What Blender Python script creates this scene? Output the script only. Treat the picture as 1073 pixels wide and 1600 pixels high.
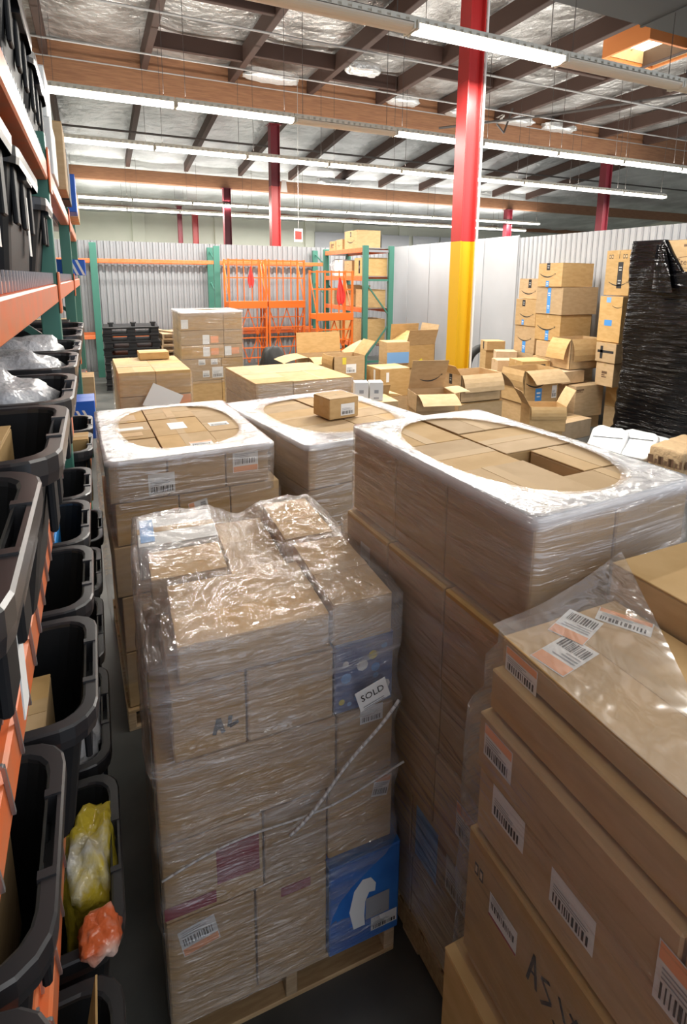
import bpy, math, random
from mathutils import Vector, Matrix, noise
random.seed(7)
S = bpy.context.scene
for o in list(bpy.data.objects): bpy.data.objects.remove(o)
COL = S.collection
R = math.radians

# ------------------------------------------------------------------ camera
cam_d = bpy.data.cameras.new('camera'); cam = bpy.data.objects.new('camera', cam_d); COL.objects.link(cam)
PITCH, ROLL, YAW, FPX, PY = .19164, .00814, .42139, 862.56, 601.06
Fv = Vector((math.sin(YAW)*math.cos(PITCH), math.cos(YAW)*math.cos(PITCH), -math.sin(PITCH)))
R0 = Vector((math.cos(YAW), -math.sin(YAW), 0)); U0 = R0.cross(Fv)
Rv = math.cos(ROLL)*R0 + math.sin(ROLL)*U0; Uv = -math.sin(ROLL)*R0 + math.cos(ROLL)*U0
cam.matrix_world = Matrix(((Rv.x, Uv.x, -Fv.x, 0), (Rv.y, Uv.y, -Fv.y, 0), (Rv.z, Uv.z, -Fv.z, 2.4), (0, 0, 0, 1)))
cam_d.sensor_fit = 'VERTICAL'; cam_d.sensor_height = 36; cam_d.sensor_width = 36
cam_d.lens = FPX/1600*36; cam_d.shift_y = -(800-PY)/1600; cam_d.shift_x = 0
cam_d.clip_start = .02; cam_d.clip_end = 200
S.camera = cam

# ------------------------------------------------------------------ world, lamps, exposure
W = bpy.data.worlds.new('world'); S.world = W; W.use_nodes = True
W.node_tree.nodes['Background'].inputs[0].default_value = (.80, .88, 1, 1)
W.node_tree.nodes['Background'].inputs[1].default_value = 1.0
S.view_settings.view_transform = 'Standard'; S.view_settings.look = 'None'
S.view_settings.exposure = 0.64; S.view_settings.gamma = 1; S.view_settings.use_curve_mapping = False
LAMP_W = 125.0          # watts per lit 2 m strip light
TUBE_E = 5.0
def area(name, loc, sx, sy, power, down=True):
    d = bpy.data.lights.new(name, 'AREA'); d.shape = 'RECTANGLE'; d.size = sx; d.size_y = sy; d.energy = power
    d.color = (1, .96, .88); o = bpy.data.objects.new(name, d); o.location = loc
    if not down: o.rotation_euler = (math.pi, 0, 0)
    COL.objects.link(o); return o
# strip-light rows of the hall that lie behind the camera
for yy in (1.6, -2.6):
    area('row_lamp', (5.6, yy, 5.05), 11, .2, 85)
    area('row_uplight', (5.6, yy, 5.3), 11, .2, 30, False)

# ------------------------------------------------------------------ materials
def mat(name, col, rough=.6, metal=0, spec=.5, bump=None, var=0, emit=None, nscale=None, ncol=None, nstretch=(1, 1, 1), nlo=.4, nhi=.6, alpha=None, coat=0):
    m = bpy.data.materials.new(name); m.use_nodes = True; nt = m.node_tree; b = nt.nodes['Principled BSDF']
    b.inputs['Roughness'].default_value = rough; b.inputs['Metallic'].default_value = metal
    b.inputs['Specular IOR Level'].default_value = spec; b.inputs['Coat Weight'].default_value = coat
    c4 = (*col, 1); b.inputs['Base Color'].default_value = c4
    src = None
    if nscale or bump or var:
        tc = nt.nodes.new('ShaderNodeTexCoord'); mp = nt.nodes.new('ShaderNodeMapping'); mp.inputs['Scale'].default_value = nstretch
        nt.links.new(tc.outputs['Object'], mp.inputs[0])
    if nscale:
        n = nt.nodes.new('ShaderNodeTexNoise'); n.inputs['Scale'].default_value = nscale; n.inputs['Detail'].default_value = 5
        nt.links.new(mp.outputs[0], n.inputs[0])
        r = nt.nodes.new('ShaderNodeValToRGB'); r.color_ramp.elements[0].position = nlo; r.color_ramp.elements[1].position = nhi
        r.color_ramp.elements[0].color = c4; r.color_ramp.elements[1].color = (*(ncol or col), 1)
        nt.links.new(n.outputs[0], r.inputs[0]); src = r.outputs[0]
    if var:
        oi = nt.nodes.new('ShaderNodeObjectInfo'); hs = nt.nodes.new('ShaderNodeHueSaturation')
        mr = nt.nodes.new('ShaderNodeMapRange'); mr.inputs[3].default_value = 1-var; mr.inputs[4].default_value = 1+var
        nt.links.new(oi.outputs['Random'], mr.inputs[0]); nt.links.new(mr.outputs[0], hs.inputs['Value'])
        m2 = nt.nodes.new('ShaderNodeMath'); m2.operation = 'MULTIPLY'; m2.inputs[1].default_value = 7.31
        fr = nt.nodes.new('ShaderNodeMath'); fr.operation = 'FRACT'
        nt.links.new(oi.outputs['Random'], m2.inputs[0]); nt.links.new(m2.outputs[0], fr.inputs[0])
        mr2 = nt.nodes.new('ShaderNodeMapRange'); mr2.inputs[3].default_value = .86; mr2.inputs[4].default_value = 1.1
        nt.links.new(fr.outputs[0], mr2.inputs[0]); nt.links.new(mr2.outputs[0], hs.inputs['Saturation'])
        hs.inputs['Color'].default_value = c4
        if src: nt.links.new(src, hs.inputs['Color'])
        src = hs.outputs[0]
    if src: nt.links.new(src, b.inputs['Base Color'])
    if bump:
        n2 = nt.nodes.new('ShaderNodeTexNoise'); n2.inputs['Scale'].default_value = bump[0]; n2.inputs['Detail'].default_value = 4
        nt.links.new(mp.outputs[0], n2.inputs[0]); bp = nt.nodes.new('ShaderNodeBump'); bp.inputs['Strength'].default_value = bump[1]
        bp.inputs['Distance'].default_value = bump[2] if len(bump) > 2 else .01
        nt.links.new(n2.outputs[0], bp.inputs['Height']); nt.links.new(bp.outputs[0], b.inputs['Normal'])
    if emit:
        b.inputs['Emission Color'].default_value = (*emit[0], 1); b.inputs['Emission Strength'].default_value = emit[1]
    return m
def film(name, lo, hi, streak, bump, col=(.93, .93, .95), rough=.22, tilt=0.0, scale=1.0, gloss=.10):
    """stretch film: see-through sheet whose haze and relief follow the winding direction"""
    m = bpy.data.materials.new(name); m.use_nodes = True; nt = m.node_tree; N = nt.nodes.new; L = nt.links.new
    b = nt.nodes['Principled BSDF']; out = nt.nodes['Material Output']
    b.inputs['Base Color'].default_value = (*col, 1); b.inputs['Roughness'].default_value = rough
    tr = N('ShaderNodeBsdfTransparent'); mx = N('ShaderNodeMixShader')
    tc = N('ShaderNodeTexCoord'); mp = N('ShaderNodeMapping'); mp.inputs['Scale'].default_value = streak; mp.inputs['Rotation'].default_value = (tilt, tilt*.6, 0)
    L(tc.outputs['Object'], mp.inputs[0])
    n = N('ShaderNodeTexNoise'); n.inputs['Scale'].default_value = scale; n.inputs['Detail'].default_value = 6; n.inputs['Roughness'].default_value = .6; n.inputs['Distortion'].default_value = .4
    L(mp.outputs[0], n.inputs[0])
    mr = N('ShaderNodeMapRange'); mr.inputs[1].default_value = .36; mr.inputs[2].default_value = .68; mr.inputs[3].default_value = lo; mr.inputs[4].default_value = hi
    at = N('ShaderNodeAttribute'); at.attribute_name = 'layers'; ad = N('ShaderNodeMath'); ad.operation = 'MULTIPLY_ADD'; ad.use_clamp = True
    n3 = N('ShaderNodeTexNoise'); n3.inputs['Scale'].default_value = 5; n3.inputs['Detail'].default_value = 4; L(tc.outputs['Object'], n3.inputs[0])
    mr3 = N('ShaderNodeMapRange'); mr3.inputs[1].default_value = .3; mr3.inputs[2].default_value = .6; mr3.inputs[3].default_value = .55; mr3.inputs[4].default_value = 1.0; L(n3.outputs[0], mr3.inputs[0])
    L(at.outputs['Fac'], ad.inputs[0]); L(mr3.outputs[0], ad.inputs[1]); L(mr.outputs[0], ad.inputs[2])
    L(n.outputs[0], mr.inputs[0]); L(ad.outputs[0], mx.inputs[0]); L(tr.outputs[0], mx.inputs[1]); L(b.outputs[0], mx.inputs[2])
    bp = N('ShaderNodeBump'); bp.inputs['Strength'].default_value = bump; bp.inputs['Distance'].default_value = .02
    L(n.outputs[0], bp.inputs['Height']); L(bp.outputs[0], b.inputs['Normal'])
    # the sheet's own shine, broken up by fine creases
    gl = N('ShaderNodeBsdfGlossy'); gl.inputs['Roughness'].default_value = rough*.6; gl.inputs['Color'].default_value = (.95, .95, .97, 1)
    n4 = N('ShaderNodeTexNoise'); n4.inputs['Scale'].default_value = scale*1.7; n4.inputs['Detail'].default_value = 3; n4.inputs['Distortion'].default_value = 1.2; L(mp.outputs[0], n4.inputs[0])
    bp2 = N('ShaderNodeBump'); bp2.inputs['Strength'].default_value = 1.0; bp2.inputs['Distance'].default_value = .035; L(n4.outputs[0], bp2.inputs['Height']); L(bp2.outputs[0], gl.inputs['Normal'])
    fr = N('ShaderNodeLayerWeight'); fr.inputs['Blend'].default_value = .35; L(bp2.outputs[0], fr.inputs['Normal'])
    mg = N('ShaderNodeMath'); mg.operation = 'MULTIPLY_ADD'; mg.inputs[1].default_value = .28; mg.inputs[2].default_value = gloss; L(fr.outputs['Fresnel'], mg.inputs[0])
    m3 = N('ShaderNodeMixShader'); L(mg.outputs[0], m3.inputs[0]); L(mx.outputs[0], m3.inputs[1]); L(gl.outputs[0], m3.inputs[2]); L(m3.outputs[0], out.inputs[0])
    return m
M = {}
M['card'] = mat('cardboard', (.51, .335, .155), .75, var=.13, nscale=9, ncol=(.56, .375, .185), nstretch=(1, 1, 3), bump=(60, .08, .004), spec=.3)
M['card_in'] = mat('cardboard_inside', (.46, .30, .155), .8, var=.08, spec=.2)
M['card_pale'] = mat('cardboard_pale', (.60, .42, .24), .75, var=.08, nscale=9, ncol=(.66, .47, .28), spec=.3)
M['white_card'] = mat('white_board', (.80, .80, .78), .55)
M['tape'] = mat('packing_tape', (.55, .375, .19), .65, spec=.25)
M['paper'] = mat('label_paper', (.86, .86, .84), .6)
M['ink'] = mat('black_ink', (.02, .02, .022), .6)
M['greyink'] = mat('grey_ink', (.35, .36, .38), .6)
M['orange_print'] = mat('orange_print', (.95, .42, .20), .55)
M['blue_print'] = mat('blue_print', (.07, .30, .72), .45)
M['red_print'] = mat('maroon_print', (.33, .035, .06), .55)
M['brown_print'] = mat('brown_print', (.16, .09, .05), .6)
M['yellow_print'] = mat('yellow_print', (.75, .62, .06), .5)
M['blue_box'] = mat('blue_carton', (.025, .14, .50), .4, nscale=6, ncol=(.04, .20, .62))
M['navy_print'] = mat('navy_carton', (.07, .12, .30), .4, nscale=12, ncol=(.22, .27, .45))
M['black'] = mat('black_plastic', (.010, .010, .012), .42, spec=.5, bump=(40, .05, .004))
M['tote'] = mat('tote_plastic', (.013, .014, .016), .55, spec=.22, bump=(120, .05, .002))
M['totegrey'] = mat('tote_rim_plastic', (.024, .024, .027), .30, spec=.8)
M['orange'] = mat('orange_rack_paint', (.80, .17, .045), .35, spec=.5, nscale=14, ncol=(.70, .20, .08))
M['orange2'] = mat('orange_ladder_paint', (.72, .15, .018), .4)
M['green'] = mat('green_rack_paint', (.055, .19, .145), .4)
M['steel'] = mat('galvanised_wire', (.45, .45, .46), .35, metal=.8)
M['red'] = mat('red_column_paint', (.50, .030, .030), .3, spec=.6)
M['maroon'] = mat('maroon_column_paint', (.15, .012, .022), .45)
M['yellow'] = mat('yellow_column_paint', (.66, .375, .010), .4, spec=.4)
M['wood'] = mat('pallet_wood', (.52, .36, .20), .75, var=.15, nscale=8, ncol=(.42, .28, .15), nstretch=(1, 8, 8))
M['glulam'] = mat('glulam_beam', (.30, .145, .07), .6, nscale=5, ncol=(.22, .10, .05), nstretch=(.6, 5, 8), nlo=.35, nhi=.65)
M['joist'] = mat('dark_joist_wood', (.055, .027, .019), .7)
M['foil'] = mat('foil_insulation', (.30, .285, .27), .34, metal=.5, bump=(4.2, 1.0, .12), nscale=1.1, ncol=(.66, .65, .64), nlo=.38, nhi=.62)
M['foil_far'] = mat('foil_insulation_sheen', (.42, .44, .455), .4, metal=.25, bump=(3.0, .8, .10), nscale=.9, ncol=(.62, .64, .66), nlo=.38, nhi=.62)  # lighter copy of the roof foil, its grey-blue reflection painted into the colour
M['batt'] = mat('silver_batt', (.75, .75, .74), .3, metal=.5, bump=(9, .9, .05))
M['fixture'] = mat('fixture_enamel', (.74, .70, .60), .4)
M['fixture_off'] = mat('unlit_lens', (.70, .60, .47), .4)
M['lens'] = mat('lit_tube', (1, 1, 1), .4, emit=((1, .97, .90), TUBE_E))
M['conduit'] = mat('grey_conduit', (.36, .35, .34), .4, metal=.3)
M['darkpipe'] = mat('dark_pipe', (.07, .06, .055), .5)
M['duct'] = mat('painted_duct', (.105, .11, .11), .6)
M['skycurb'] = mat('orange_wood_curb', (.72, .25, .07), .6)
M['skydome'] = mat('skylight_dome', (1, .95, .75), .5, emit=((1, .93, .62), 3.0))
M['wallcream'] = mat('cream_wall_paint', (.70, .72, .62), .7, nscale=.7, ncol=(.74, .76, .66))
M['wallwhite'] = mat('white_panel_paint', (.43, .445, .475), .45, nscale=.8, ncol=(.47, .485, .515))
M['corr'] = mat('corrugated_steel', (.34, .345, .36), .38, metal=.25, spec=.5)
M['concrete'] = mat('concrete_floor', (.060, .063, .060), .5, nscale=2.2, ncol=(.10, .10, .095), bump=(30, .12, .004))
M['film'] = film('stretch_film', .10, .34, (1.1, 1.1, 11), .35, tilt=.06, col=(.66, .64, .65))
M['film_light'] = film('stretch_film_thin', .03, .20, (1.1, 1.1, 11), .35, tilt=.06, col=(.66, .64, .65), gloss=.02)
M['film_top'] = film('stretch_film_bunched', .0, .20, (5, 5, 9), .8, col=(.60, .605, .63))
M['bag'] = film('clear_poly_sheet', .02, .30, (2.2, 2.2, 15), .8, rough=.13, scale=1.6, tilt=.08, gloss=.07, col=(.74, .72, .72))
M['rope'] = mat('film_rope', (.62, .60, .59), .3)
M['silver_bag'] = mat('grey_mailer_film', (.62, .63, .66), .18, bump=(9, .9, .04), nscale=6, ncol=(.25, .25, .27), nlo=.45, nhi=.7)
M['clearbag'] = mat('clear_poly_bag', (.60, .60, .58), .12, bump=(12, .8, .03), nscale=9, ncol=(.80, .80, .78))
M['yellowbag'] = mat('yellow_snack_film', (.65, .50, .05), .2, bump=(12, .7, .03), nscale=6, ncol=(.72, .70, .62), nlo=.45, nhi=.55)
M['orangebag'] = mat('orange_film', (.72, .15, .05), .2, bump=(12, .7, .03), nscale=7, ncol=(.70, .50, .42), nlo=.48, nhi=.62)
M['whitebag'] = mat('white_mailer', (.78, .80, .82), .35, bump=(7, .6, .04))
M['kraftbag'] = mat('kraft_paper', (.52, .36, .20), .8, bump=(14, .7, .03))
M['blackfilm'] = mat('black_stretch_film', (.003, .003, .004), .12, spec=.28, bump=(1.0, 1.0, .04), nstretch=(2.2, 2.2, 20))
M['rubber'] = mat('black_rubber', (.012, .012, .012), .6)
M['redcloth'] = mat('red_cloth', (.72, .05, .04), .8)
M['cyanbox'] = mat('bright_blue_box', (.03, .30, .80), .4)
M['royal'] = mat('royal_blue_box', (.02, .13, .62), .4)
M['skyblue'] = mat('light_blue_print', (.20, .42, .78), .5)

# ------------------------------------------------------------------ mesh helpers
class MB:
    def __init__(s): s.v = []; s.f = []; s.m = []
    def add(s, vs, fs, mi=0):
        n = len(s.v); s.v += [tuple(v) for v in vs]
        for f in fs: s.f.append(tuple(i+n for i in f)); s.m.append(mi)
    def box(s, x0, x1, y0, y1, z0, z1, mi=0, X=None):
        vs = [Vector(p) for p in ((x0,y0,z0),(x1,y0,z0),(x1,y1,z0),(x0,y1,z0),(x0,y0,z1),(x1,y0,z1),(x1,y1,z1),(x0,y1,z1))]
        if X: vs = [X @ v for v in vs]
        s.add(vs, [(0,3,2,1),(4,5,6,7),(0,1,5,4),(1,2,6,5),(2,3,7,6),(3,0,4,7)], mi)
    def cbox(s, x0, x1, y0, y1, z0, z1, c=.004, mi=0):
        """box with chamfered edges"""
        vs = []; idx = {}
        X = (x0, x1); Y = (y0, y1); Z = (z0, z1)
        for i in (0,1):
            for j in (0,1):
                for k in (0,1):
                    sx, sy, sz = (1,-1)[i], (1,-1)[j], (1,-1)[k]
                    for a in range(3):
                        p = [X[i], Y[j], Z[k]]
                        for q, sg in ((0,sx),(1,sy),(2,sz)):
                            if q != a: p[q] += sg*c
                        idx[(i,j,k,a)] = len(vs); vs.append(p)
        F = []
        g = lambda i,j,k,a: idx[(i,j,k,a)]
        F.append([g(0,0,0,0),g(0,0,1,0),g(0,1,1,0),g(0,1,0,0)]); F.append([g(1,0,0,0),g(1,1,0,0),g(1,1,1,0),g(1,0,1,0)])
        F.append([g(0,0,0,1),g(1,0,0,1),g(1,0,1,1),g(0,0,1,1)]); F.append([g(0,1,0,1),g(0,1,1,1),g(1,1,1,1),g(1,1,0,1)])
        F.append([g(0,0,0,2),g(0,1,0,2),g(1,1,0,2),g(1,0,0,2)]); F.append([g(0,0,1,2),g(1,0,1,2),g(1,1,1,2),g(0,1,1,2)])
        for i in (0,1):
            for j in (0,1):
                F.append([g(i,j,0,0),g(i,j,0,1),g(i,j,1,1),g(i,j,1,0)]); F.append([g(i,0,j,0),g(i,0,j,2),g(i,1,j,2),g(i,1,j,0)])
                F.append([g(0,i,j,1),g(0,i,j,2),g(1,i,j,2),g(1,i,j,1)])
                for k in (0,1): F.append([g(i,j,k,0),g(i,j,k,1),g(i,j,k,2)])
        s.add(vs, F, mi)
    def tube(s, a, b, r, n=8, mi=0, r2=None):
        a = Vector(a); b = Vector(b); d = (b-a).normalized(); u = d.orthogonal().normalized(); w = d.cross(u); r2 = r if r2 is None else r2
        vs = [a+(u*math.cos(t)+w*math.sin(t))*r for t in [2*math.pi*i/n for i in range(n)]] + [b+(u*math.cos(t)+w*math.sin(t))*r2 for t in [2*math.pi*i/n for i in range(n)]]
        s.add(vs, [(i,(i+1)%n,n+(i+1)%n,n+i) for i in range(n)] + [tuple(range(n))[::-1], tuple(range(n,2*n))], mi)
    def bar(s, a, b, w, h, mi=0, up=(0,0,1)):
        """rectangular bar from a to b, w across, h along up"""
        a = Vector(a); b = Vector(b); d = (b-a).normalized(); u = Vector(up); 
        if abs(d.dot(u)) > .95: u = Vector((0,1,0))
        sd = d.cross(u).normalized()*w/2; u2 = sd.cross(d).normalized()*h/2
        vs = [p+i*sd+j*u2 for p in (a,b) for i,j in ((-1,-1),(1,-1),(1,1),(-1,1))]
        s.add(vs, [(0,1,2,3),(7,6,5,4),(0,4,5,1),(1,5,6,2),(2,6,7,3),(3,7,4,0)], mi)
    def poly(s, pts, mi=0): s.add(pts, [tuple(range(len(pts)))], mi)
    def loft(s, loops, closed=True, mi=0, capends=False):
        n = len(loops[0]); b = len(s.v)
        for l in loops: s.v += [tuple(p) for p in l]
        for k in range(len(loops)-1):
            for i in range(n if closed else n-1):
                j = (i+1) % n; s.f.append((b+k*n+i, b+k*n+j, b+(k+1)*n+j, b+(k+1)*n+i)); s.m.append(mi if not callable(mi) else mi(k))
        if capends:
            s.f.append(tuple(b+i for i in range(n))[::-1]); s.m.append(0); s.f.append(tuple(b+(len(loops)-1)*n+i for i in range(n))); s.m.append(0)
    def mesh(s, name, mats):
        me = bpy.data.meshes.new(name); me.from_pydata(s.v, [], s.f)
        for m in mats: me.materials.append(M[m])
        if len(mats) > 1: me.polygons.foreach_set('material_index', s.m)
        return me
    def build(s, name, mats, parent=None, loc=None, rot=None, smooth=False):
        if isinstance(mats, str): mats = [mats]
        me = s.mesh(name, mats)
        if smooth: me.polygons.foreach_set('use_smooth', [True]*len(me.polygons))
        return link(name, me, parent, loc, rot)
def link(name, me, parent=None, loc=None, rot=None):
    o = bpy.data.objects.new(name, me); COL.objects.link(o)
    if parent: o.parent = parent
    if loc is not None: o.location = loc
    if rot is not None: o.rotation_euler = rot if hasattr(rot, '__len__') else (0, 0, rot)
    return o
def tag(o, label, cat, group=None):
    o['label'] = label; o['category'] = cat
    if group: o['group'] = group
    return o
def struct(o): o['kind'] = 'structure'; return o
def root(name, label, cat, loc=(0,0,0), rot=0, group=None):
    return tag(link(name, None, None, loc, rot), label, cat, group)
def copy_tree(o, loc=None, rot=None, label=None):
    c = o.copy(); COL.objects.link(c)
    for ch in o.children:
        d = ch.copy(); COL.objects.link(d); d.parent = c
        for g in ch.children: e = g.copy(); COL.objects.link(e); e.parent = d
    if loc is not None: c.location = loc
    if rot is not None: c.rotation_euler = (0, 0, rot)
    if label: c['label'] = label
    return c

# ------------------------------------------------------------------ flat print, labels and lettering
def frame(face, sx, sy, sz):
    V = Vector
    return {'y-': (V((-sx/2,-sy/2,0)), V((1,0,0)), V((0,0,1)), V((0,-1,0)), sx, sz), 'y+': (V((sx/2,sy/2,0)), V((-1,0,0)), V((0,0,1)), V((0,1,0)), sx, sz),
            'x-': (V((-sx/2,sy/2,0)), V((0,-1,0)), V((0,0,1)), V((-1,0,0)), sy, sz), 'x+': (V((sx/2,-sy/2,0)), V((0,1,0)), V((0,0,1)), V((1,0,0)), sy, sz),
            'top': (V((-sx/2,-sy/2,sz)), V((1,0,0)), V((0,1,0)), V((0,0,1)), sx, sy)}[face]
def rect(x0, x1, y0, y1): return [(x0,y0),(x1,y0),(x1,y1),(x0,y1)]
def art(kind, w, h):
    """2-D print: list of (polygon, material, layer) round the origin"""
    A = []; rn = random.Random(sum(map(ord, kind))*7919+round(w*1000)*31+round(h*1000))
    if kind in ('ship', 'shipb', 'white', 'redline'):
        A.append((rect(-w/2, w/2, -h/2, h/2), 'paper', 0))
        if kind == 'ship': A.append((rect(-w*.48, w*.48, h*.2, h*.48), 'orange_print', 1))
        if kind == 'shipb': A.append((rect(-w*.48, w*.48, -h*.48, -h*.2), 'orange_print', 1))
        if kind == 'redline': A.append((rect(-w*.5, w*.5, -h*.5, -h*.4), 'red_print', 1))
        y0 = -h*.40 if kind in ('ship', 'white') else -h*.1
        x = -w*.42
        while x < w*.38:
            t = w*rn.choice((.02, .03, .05)); A.append((rect(x, x+t, y0, y0+h*.28), 'ink', 2)); x += t+w*rn.choice((.025, .04))
        for q in range(3):
            yy = y0+h*(.34+.08*q)
            A.append((rect(-w*.42, w*rn.uniform(-.05, .4), yy, yy+h*.03), 'greyink', 2))
    elif kind == 'smile':
        n = 14; up = []; lo = []
        for i in range(n+1):
            t = i/n; x = (t-.5)*w; y = -h*(1-(2*t-1)**2); th = .05*w*math.sin(math.pi*min(1, .12+t*.88))+.006*w
            up.append((x, y+th*.5)); lo.append((x, y-th*.5))
        for i in range(n): A.append(([lo[i], lo[i+1], up[i+1], up[i]], 'ink', 0))
        A.append(([(w*.40, h*.02), (w*.53, h*.10), (w*.47, -h*.55), (w*.49, -h*.05)], 'ink', 1))
    elif kind in ('tapeblue', 'tapeblack'):
        base = 'blue_print' if kind == 'tapeblue' else 'ink'
        A.append((rect(-w/2, w/2, -h/2, h/2), base, 0)); k = max(1, int(h/(w*2.2)))
        for q in range(k):
            yc = -h/2+h*(q+.5)/k
            A.append((rect(-w*.25, w*.25, yc-w*.3, yc-w*.18), 'paper', 1))
            A.append((rect(-w*.3, w*.3, yc+w*.1, yc+w*.3), 'greyink' if kind == 'tapeblack' else 'paper', 1))
    elif kind == 'cartonmarks':
        for q in range(2):
            A.append((rect(-w/2+q*w*.55, -w/2+q*w*.55+w*.4, -h/2, h/2), 'ink', 0)); A.append((rect(-w/2+q*w*.55+w*.08, -w/2+q*w*.55+w*.32, -h*.3, h*.3), 'card_pale', 1))
    elif kind == 'printblock':
        A.append((rect(-w/2, w/2, h*.1, h/2), 'brown_print', 0)); A.append((rect(-w/2, w*.1, -h*.2, -h*.02), 'brown_print', 0)); A.append((rect(-w/2, w*.4, -h/2, -h*.32), 'brown_print', 0))
    elif kind.startswith('fill:'):
        A.append((rect(-w/2, w/2, -h/2, h/2), kind[5:], 0))
    elif kind == 'scribble':
        def stroke(pts, t):
            for (a, b), (c, d) in zip(pts, pts[1:]):
                L = math.hypot(c-a, d-b) or 1; nx, ny = -(d-b)/L*t, (c-a)/L*t
                A.append(([(a-nx, b-ny), (c-nx, d-ny), (c+nx, d+ny), (a+nx, b+ny)], 'ink', 0))
        s = w
        for pts in ([(-.5,-.1),(-.42,.35),(-.36,-.08)], [(-.48,.08),(-.36,.1)], [(-.18,.28),(-.3,.2),(-.14,.05),(-.28,-.12)], [(-.05,.3),(.05,.08)], [(.2,.34),(-.06,-.32)], [(.1,.3),(.4,.1),(.48,-.3),(.2,-.4),(-.1,-.1)]):
            stroke([(a*s, b*s) for a, b in pts], .020*s)
    elif kind == 'marker AL':
        def bar2(a, b, t=.006):
            L = math.hypot(b[0]-a[0], b[1]-a[1]); nx, ny = -(b[1]-a[1])/L*t, (b[0]-a[0])/L*t
            A.append(([(a[0]-nx,a[1]-ny),(b[0]-nx,b[1]-ny),(b[0]+nx,b[1]+ny),(a[0]+nx,a[1]+ny)], 'ink', 0))
        bar2((-w/2,-h/2), (-w*.3,h/2)); bar2((-w*.3,h/2), (-w*.12,-h/2)); bar2((-w*.4,-h*.1), (-w*.2,-h*.1)); bar2((w*.18,h/2), (w*.12,-h*.2)); bar2((w*.12,-h*.2), (w*.5,0))
    elif kind == 'curl':
        n = 16; pts = []
        o = [(-.30,-.5),(-.42,-.1),(-.30,.30),(-.08,.48),(.14,.46),(.28,.30),(.26,.14),(.10,.16),(.0,.0),(-.02,-.3),(.0,-.5)]
        A.append(([(a*w, b*h) for a, b in [(-.30,-.5),(0,-.5),(-.02,-.3),(0,0),(-.42,-.1)]], 'paper', 0))
        A.append(([(a*w, b*h) for a, b in [(-.42,-.1),(0,0),(.10,.16),(-.08,.48),(-.30,.30)]], 'paper', 0))
        A.append(([(a*w, b*h) for a, b in [(-.08,.48),(.10,.16),(.26,.14),(.28,.30),(.14,.46)]], 'paper', 0))
    elif kind == 'stripes3':
        for q in range(3): A.append(([(-w/2+q*w*.36, h/2), (-w/2+q*w*.36+w*.15, h/2), (-w/2+q*w*.36+w*.55, -h/2), (-w/2+q*w*.36+w*.40, -h/2)], 'paper', 0))
    elif kind == 'pattern':
        A.append((rect(-w/2, w/2, -h/2, h/2), 'navy_print', 0))
        for q in range(14):
            x, y, r = rn.uniform(-.42, .42)*w, rn.uniform(-.42, .42)*h, rn.uniform(.04, .11)*w
            A.append(([(x+r*math.cos(t), y+r*math.sin(t)) for t in [i*math.pi/4 for i in range(8)]], rn.choice(['skyblue', 'paper', 'yellow_print', 'navy_print', 'skyblue']), 1+q % 3))
    elif kind == 'oval':
        n = 24; a = [(math.cos(2*math.pi*i/n), math.sin(2*math.pi*i/n)) for i in range(n)]
        for i in range(n):
            p, q = a[i], a[(i+1) % n]
            A.append(([(p[0]*w/2, p[1]*h/2), (q[0]*w/2, q[1]*h/2), (q[0]*w*.48, q[1]*h*.455), (p[0]*w*.48, p[1]*h*.455)], 'brown_print', 0))
    return A
def decal(parent, kind, face, u, v, w, h, dims, rot=0, name=None, off=.0015):
    O, uu, vv, nn, U, V = frame(face, *dims); c = O+uu*u*U+vv*v*V
    b = MB(); mats = []; ca, sa = math.cos(R(rot)), math.sin(R(rot))
    for pts, mm, lay in art(kind, w, h):
        if mm not in mats: mats.append(mm)
        b.poly([c+uu*(x*ca-y*sa)+vv*(x*sa+y*ca)+nn*(off+.0005*lay) for x, y in pts], mats.index(mm))
    nm = name or {'ship': 'shipping_label', 'shipb': 'shipping_label', 'white': 'shipping_label', 'redline': 'shipping_label', 'smile': 'printed_arrow', 'tapeblue': 'blue_tape', 'tapeblack': 'black_tape',
                  'scribble': 'marker_writing', 'marker AL': 'marker_writing', 'stripes3': 'white_stripes', 'cartonmarks': 'carton_marks', 'curl': 'printed_shape', 'oval': 'printed_oval', 'pattern': 'printed_pattern'}.get(kind, 'printed_block')
    return b.build(nm, mats, parent)
def lettering(parent, txt, face, u, v, size, dims, mat_, rot=0, name='lettering', off=.0025, shear=0):
    O, uu, vv, nn, U, V = frame(face, *dims); c = O+uu*u*U+vv*v*V
    cu = bpy.data.curves.new('txt', 'FONT'); cu.body = txt; cu.size = size; cu.align_x = 'CENTER'; cu.align_y = 'CENTER'; cu.shear = shear; cu.resolution_u = 2
    t = bpy.data.objects.new('txt', cu); me = bpy.data.meshes.new_from_object(t); bpy.data.objects.remove(t)
    ca, sa = math.cos(R(rot)), math.sin(R(rot))
    for p in me.vertices:
        x, y = p.co.x, p.co.y; p.co = c+uu*(x*ca-y*sa)+vv*(x*sa+y*ca)+nn*off
    me.materials.clear(); me.materials.append(M[mat_])
    return link(name, me, parent)

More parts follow.
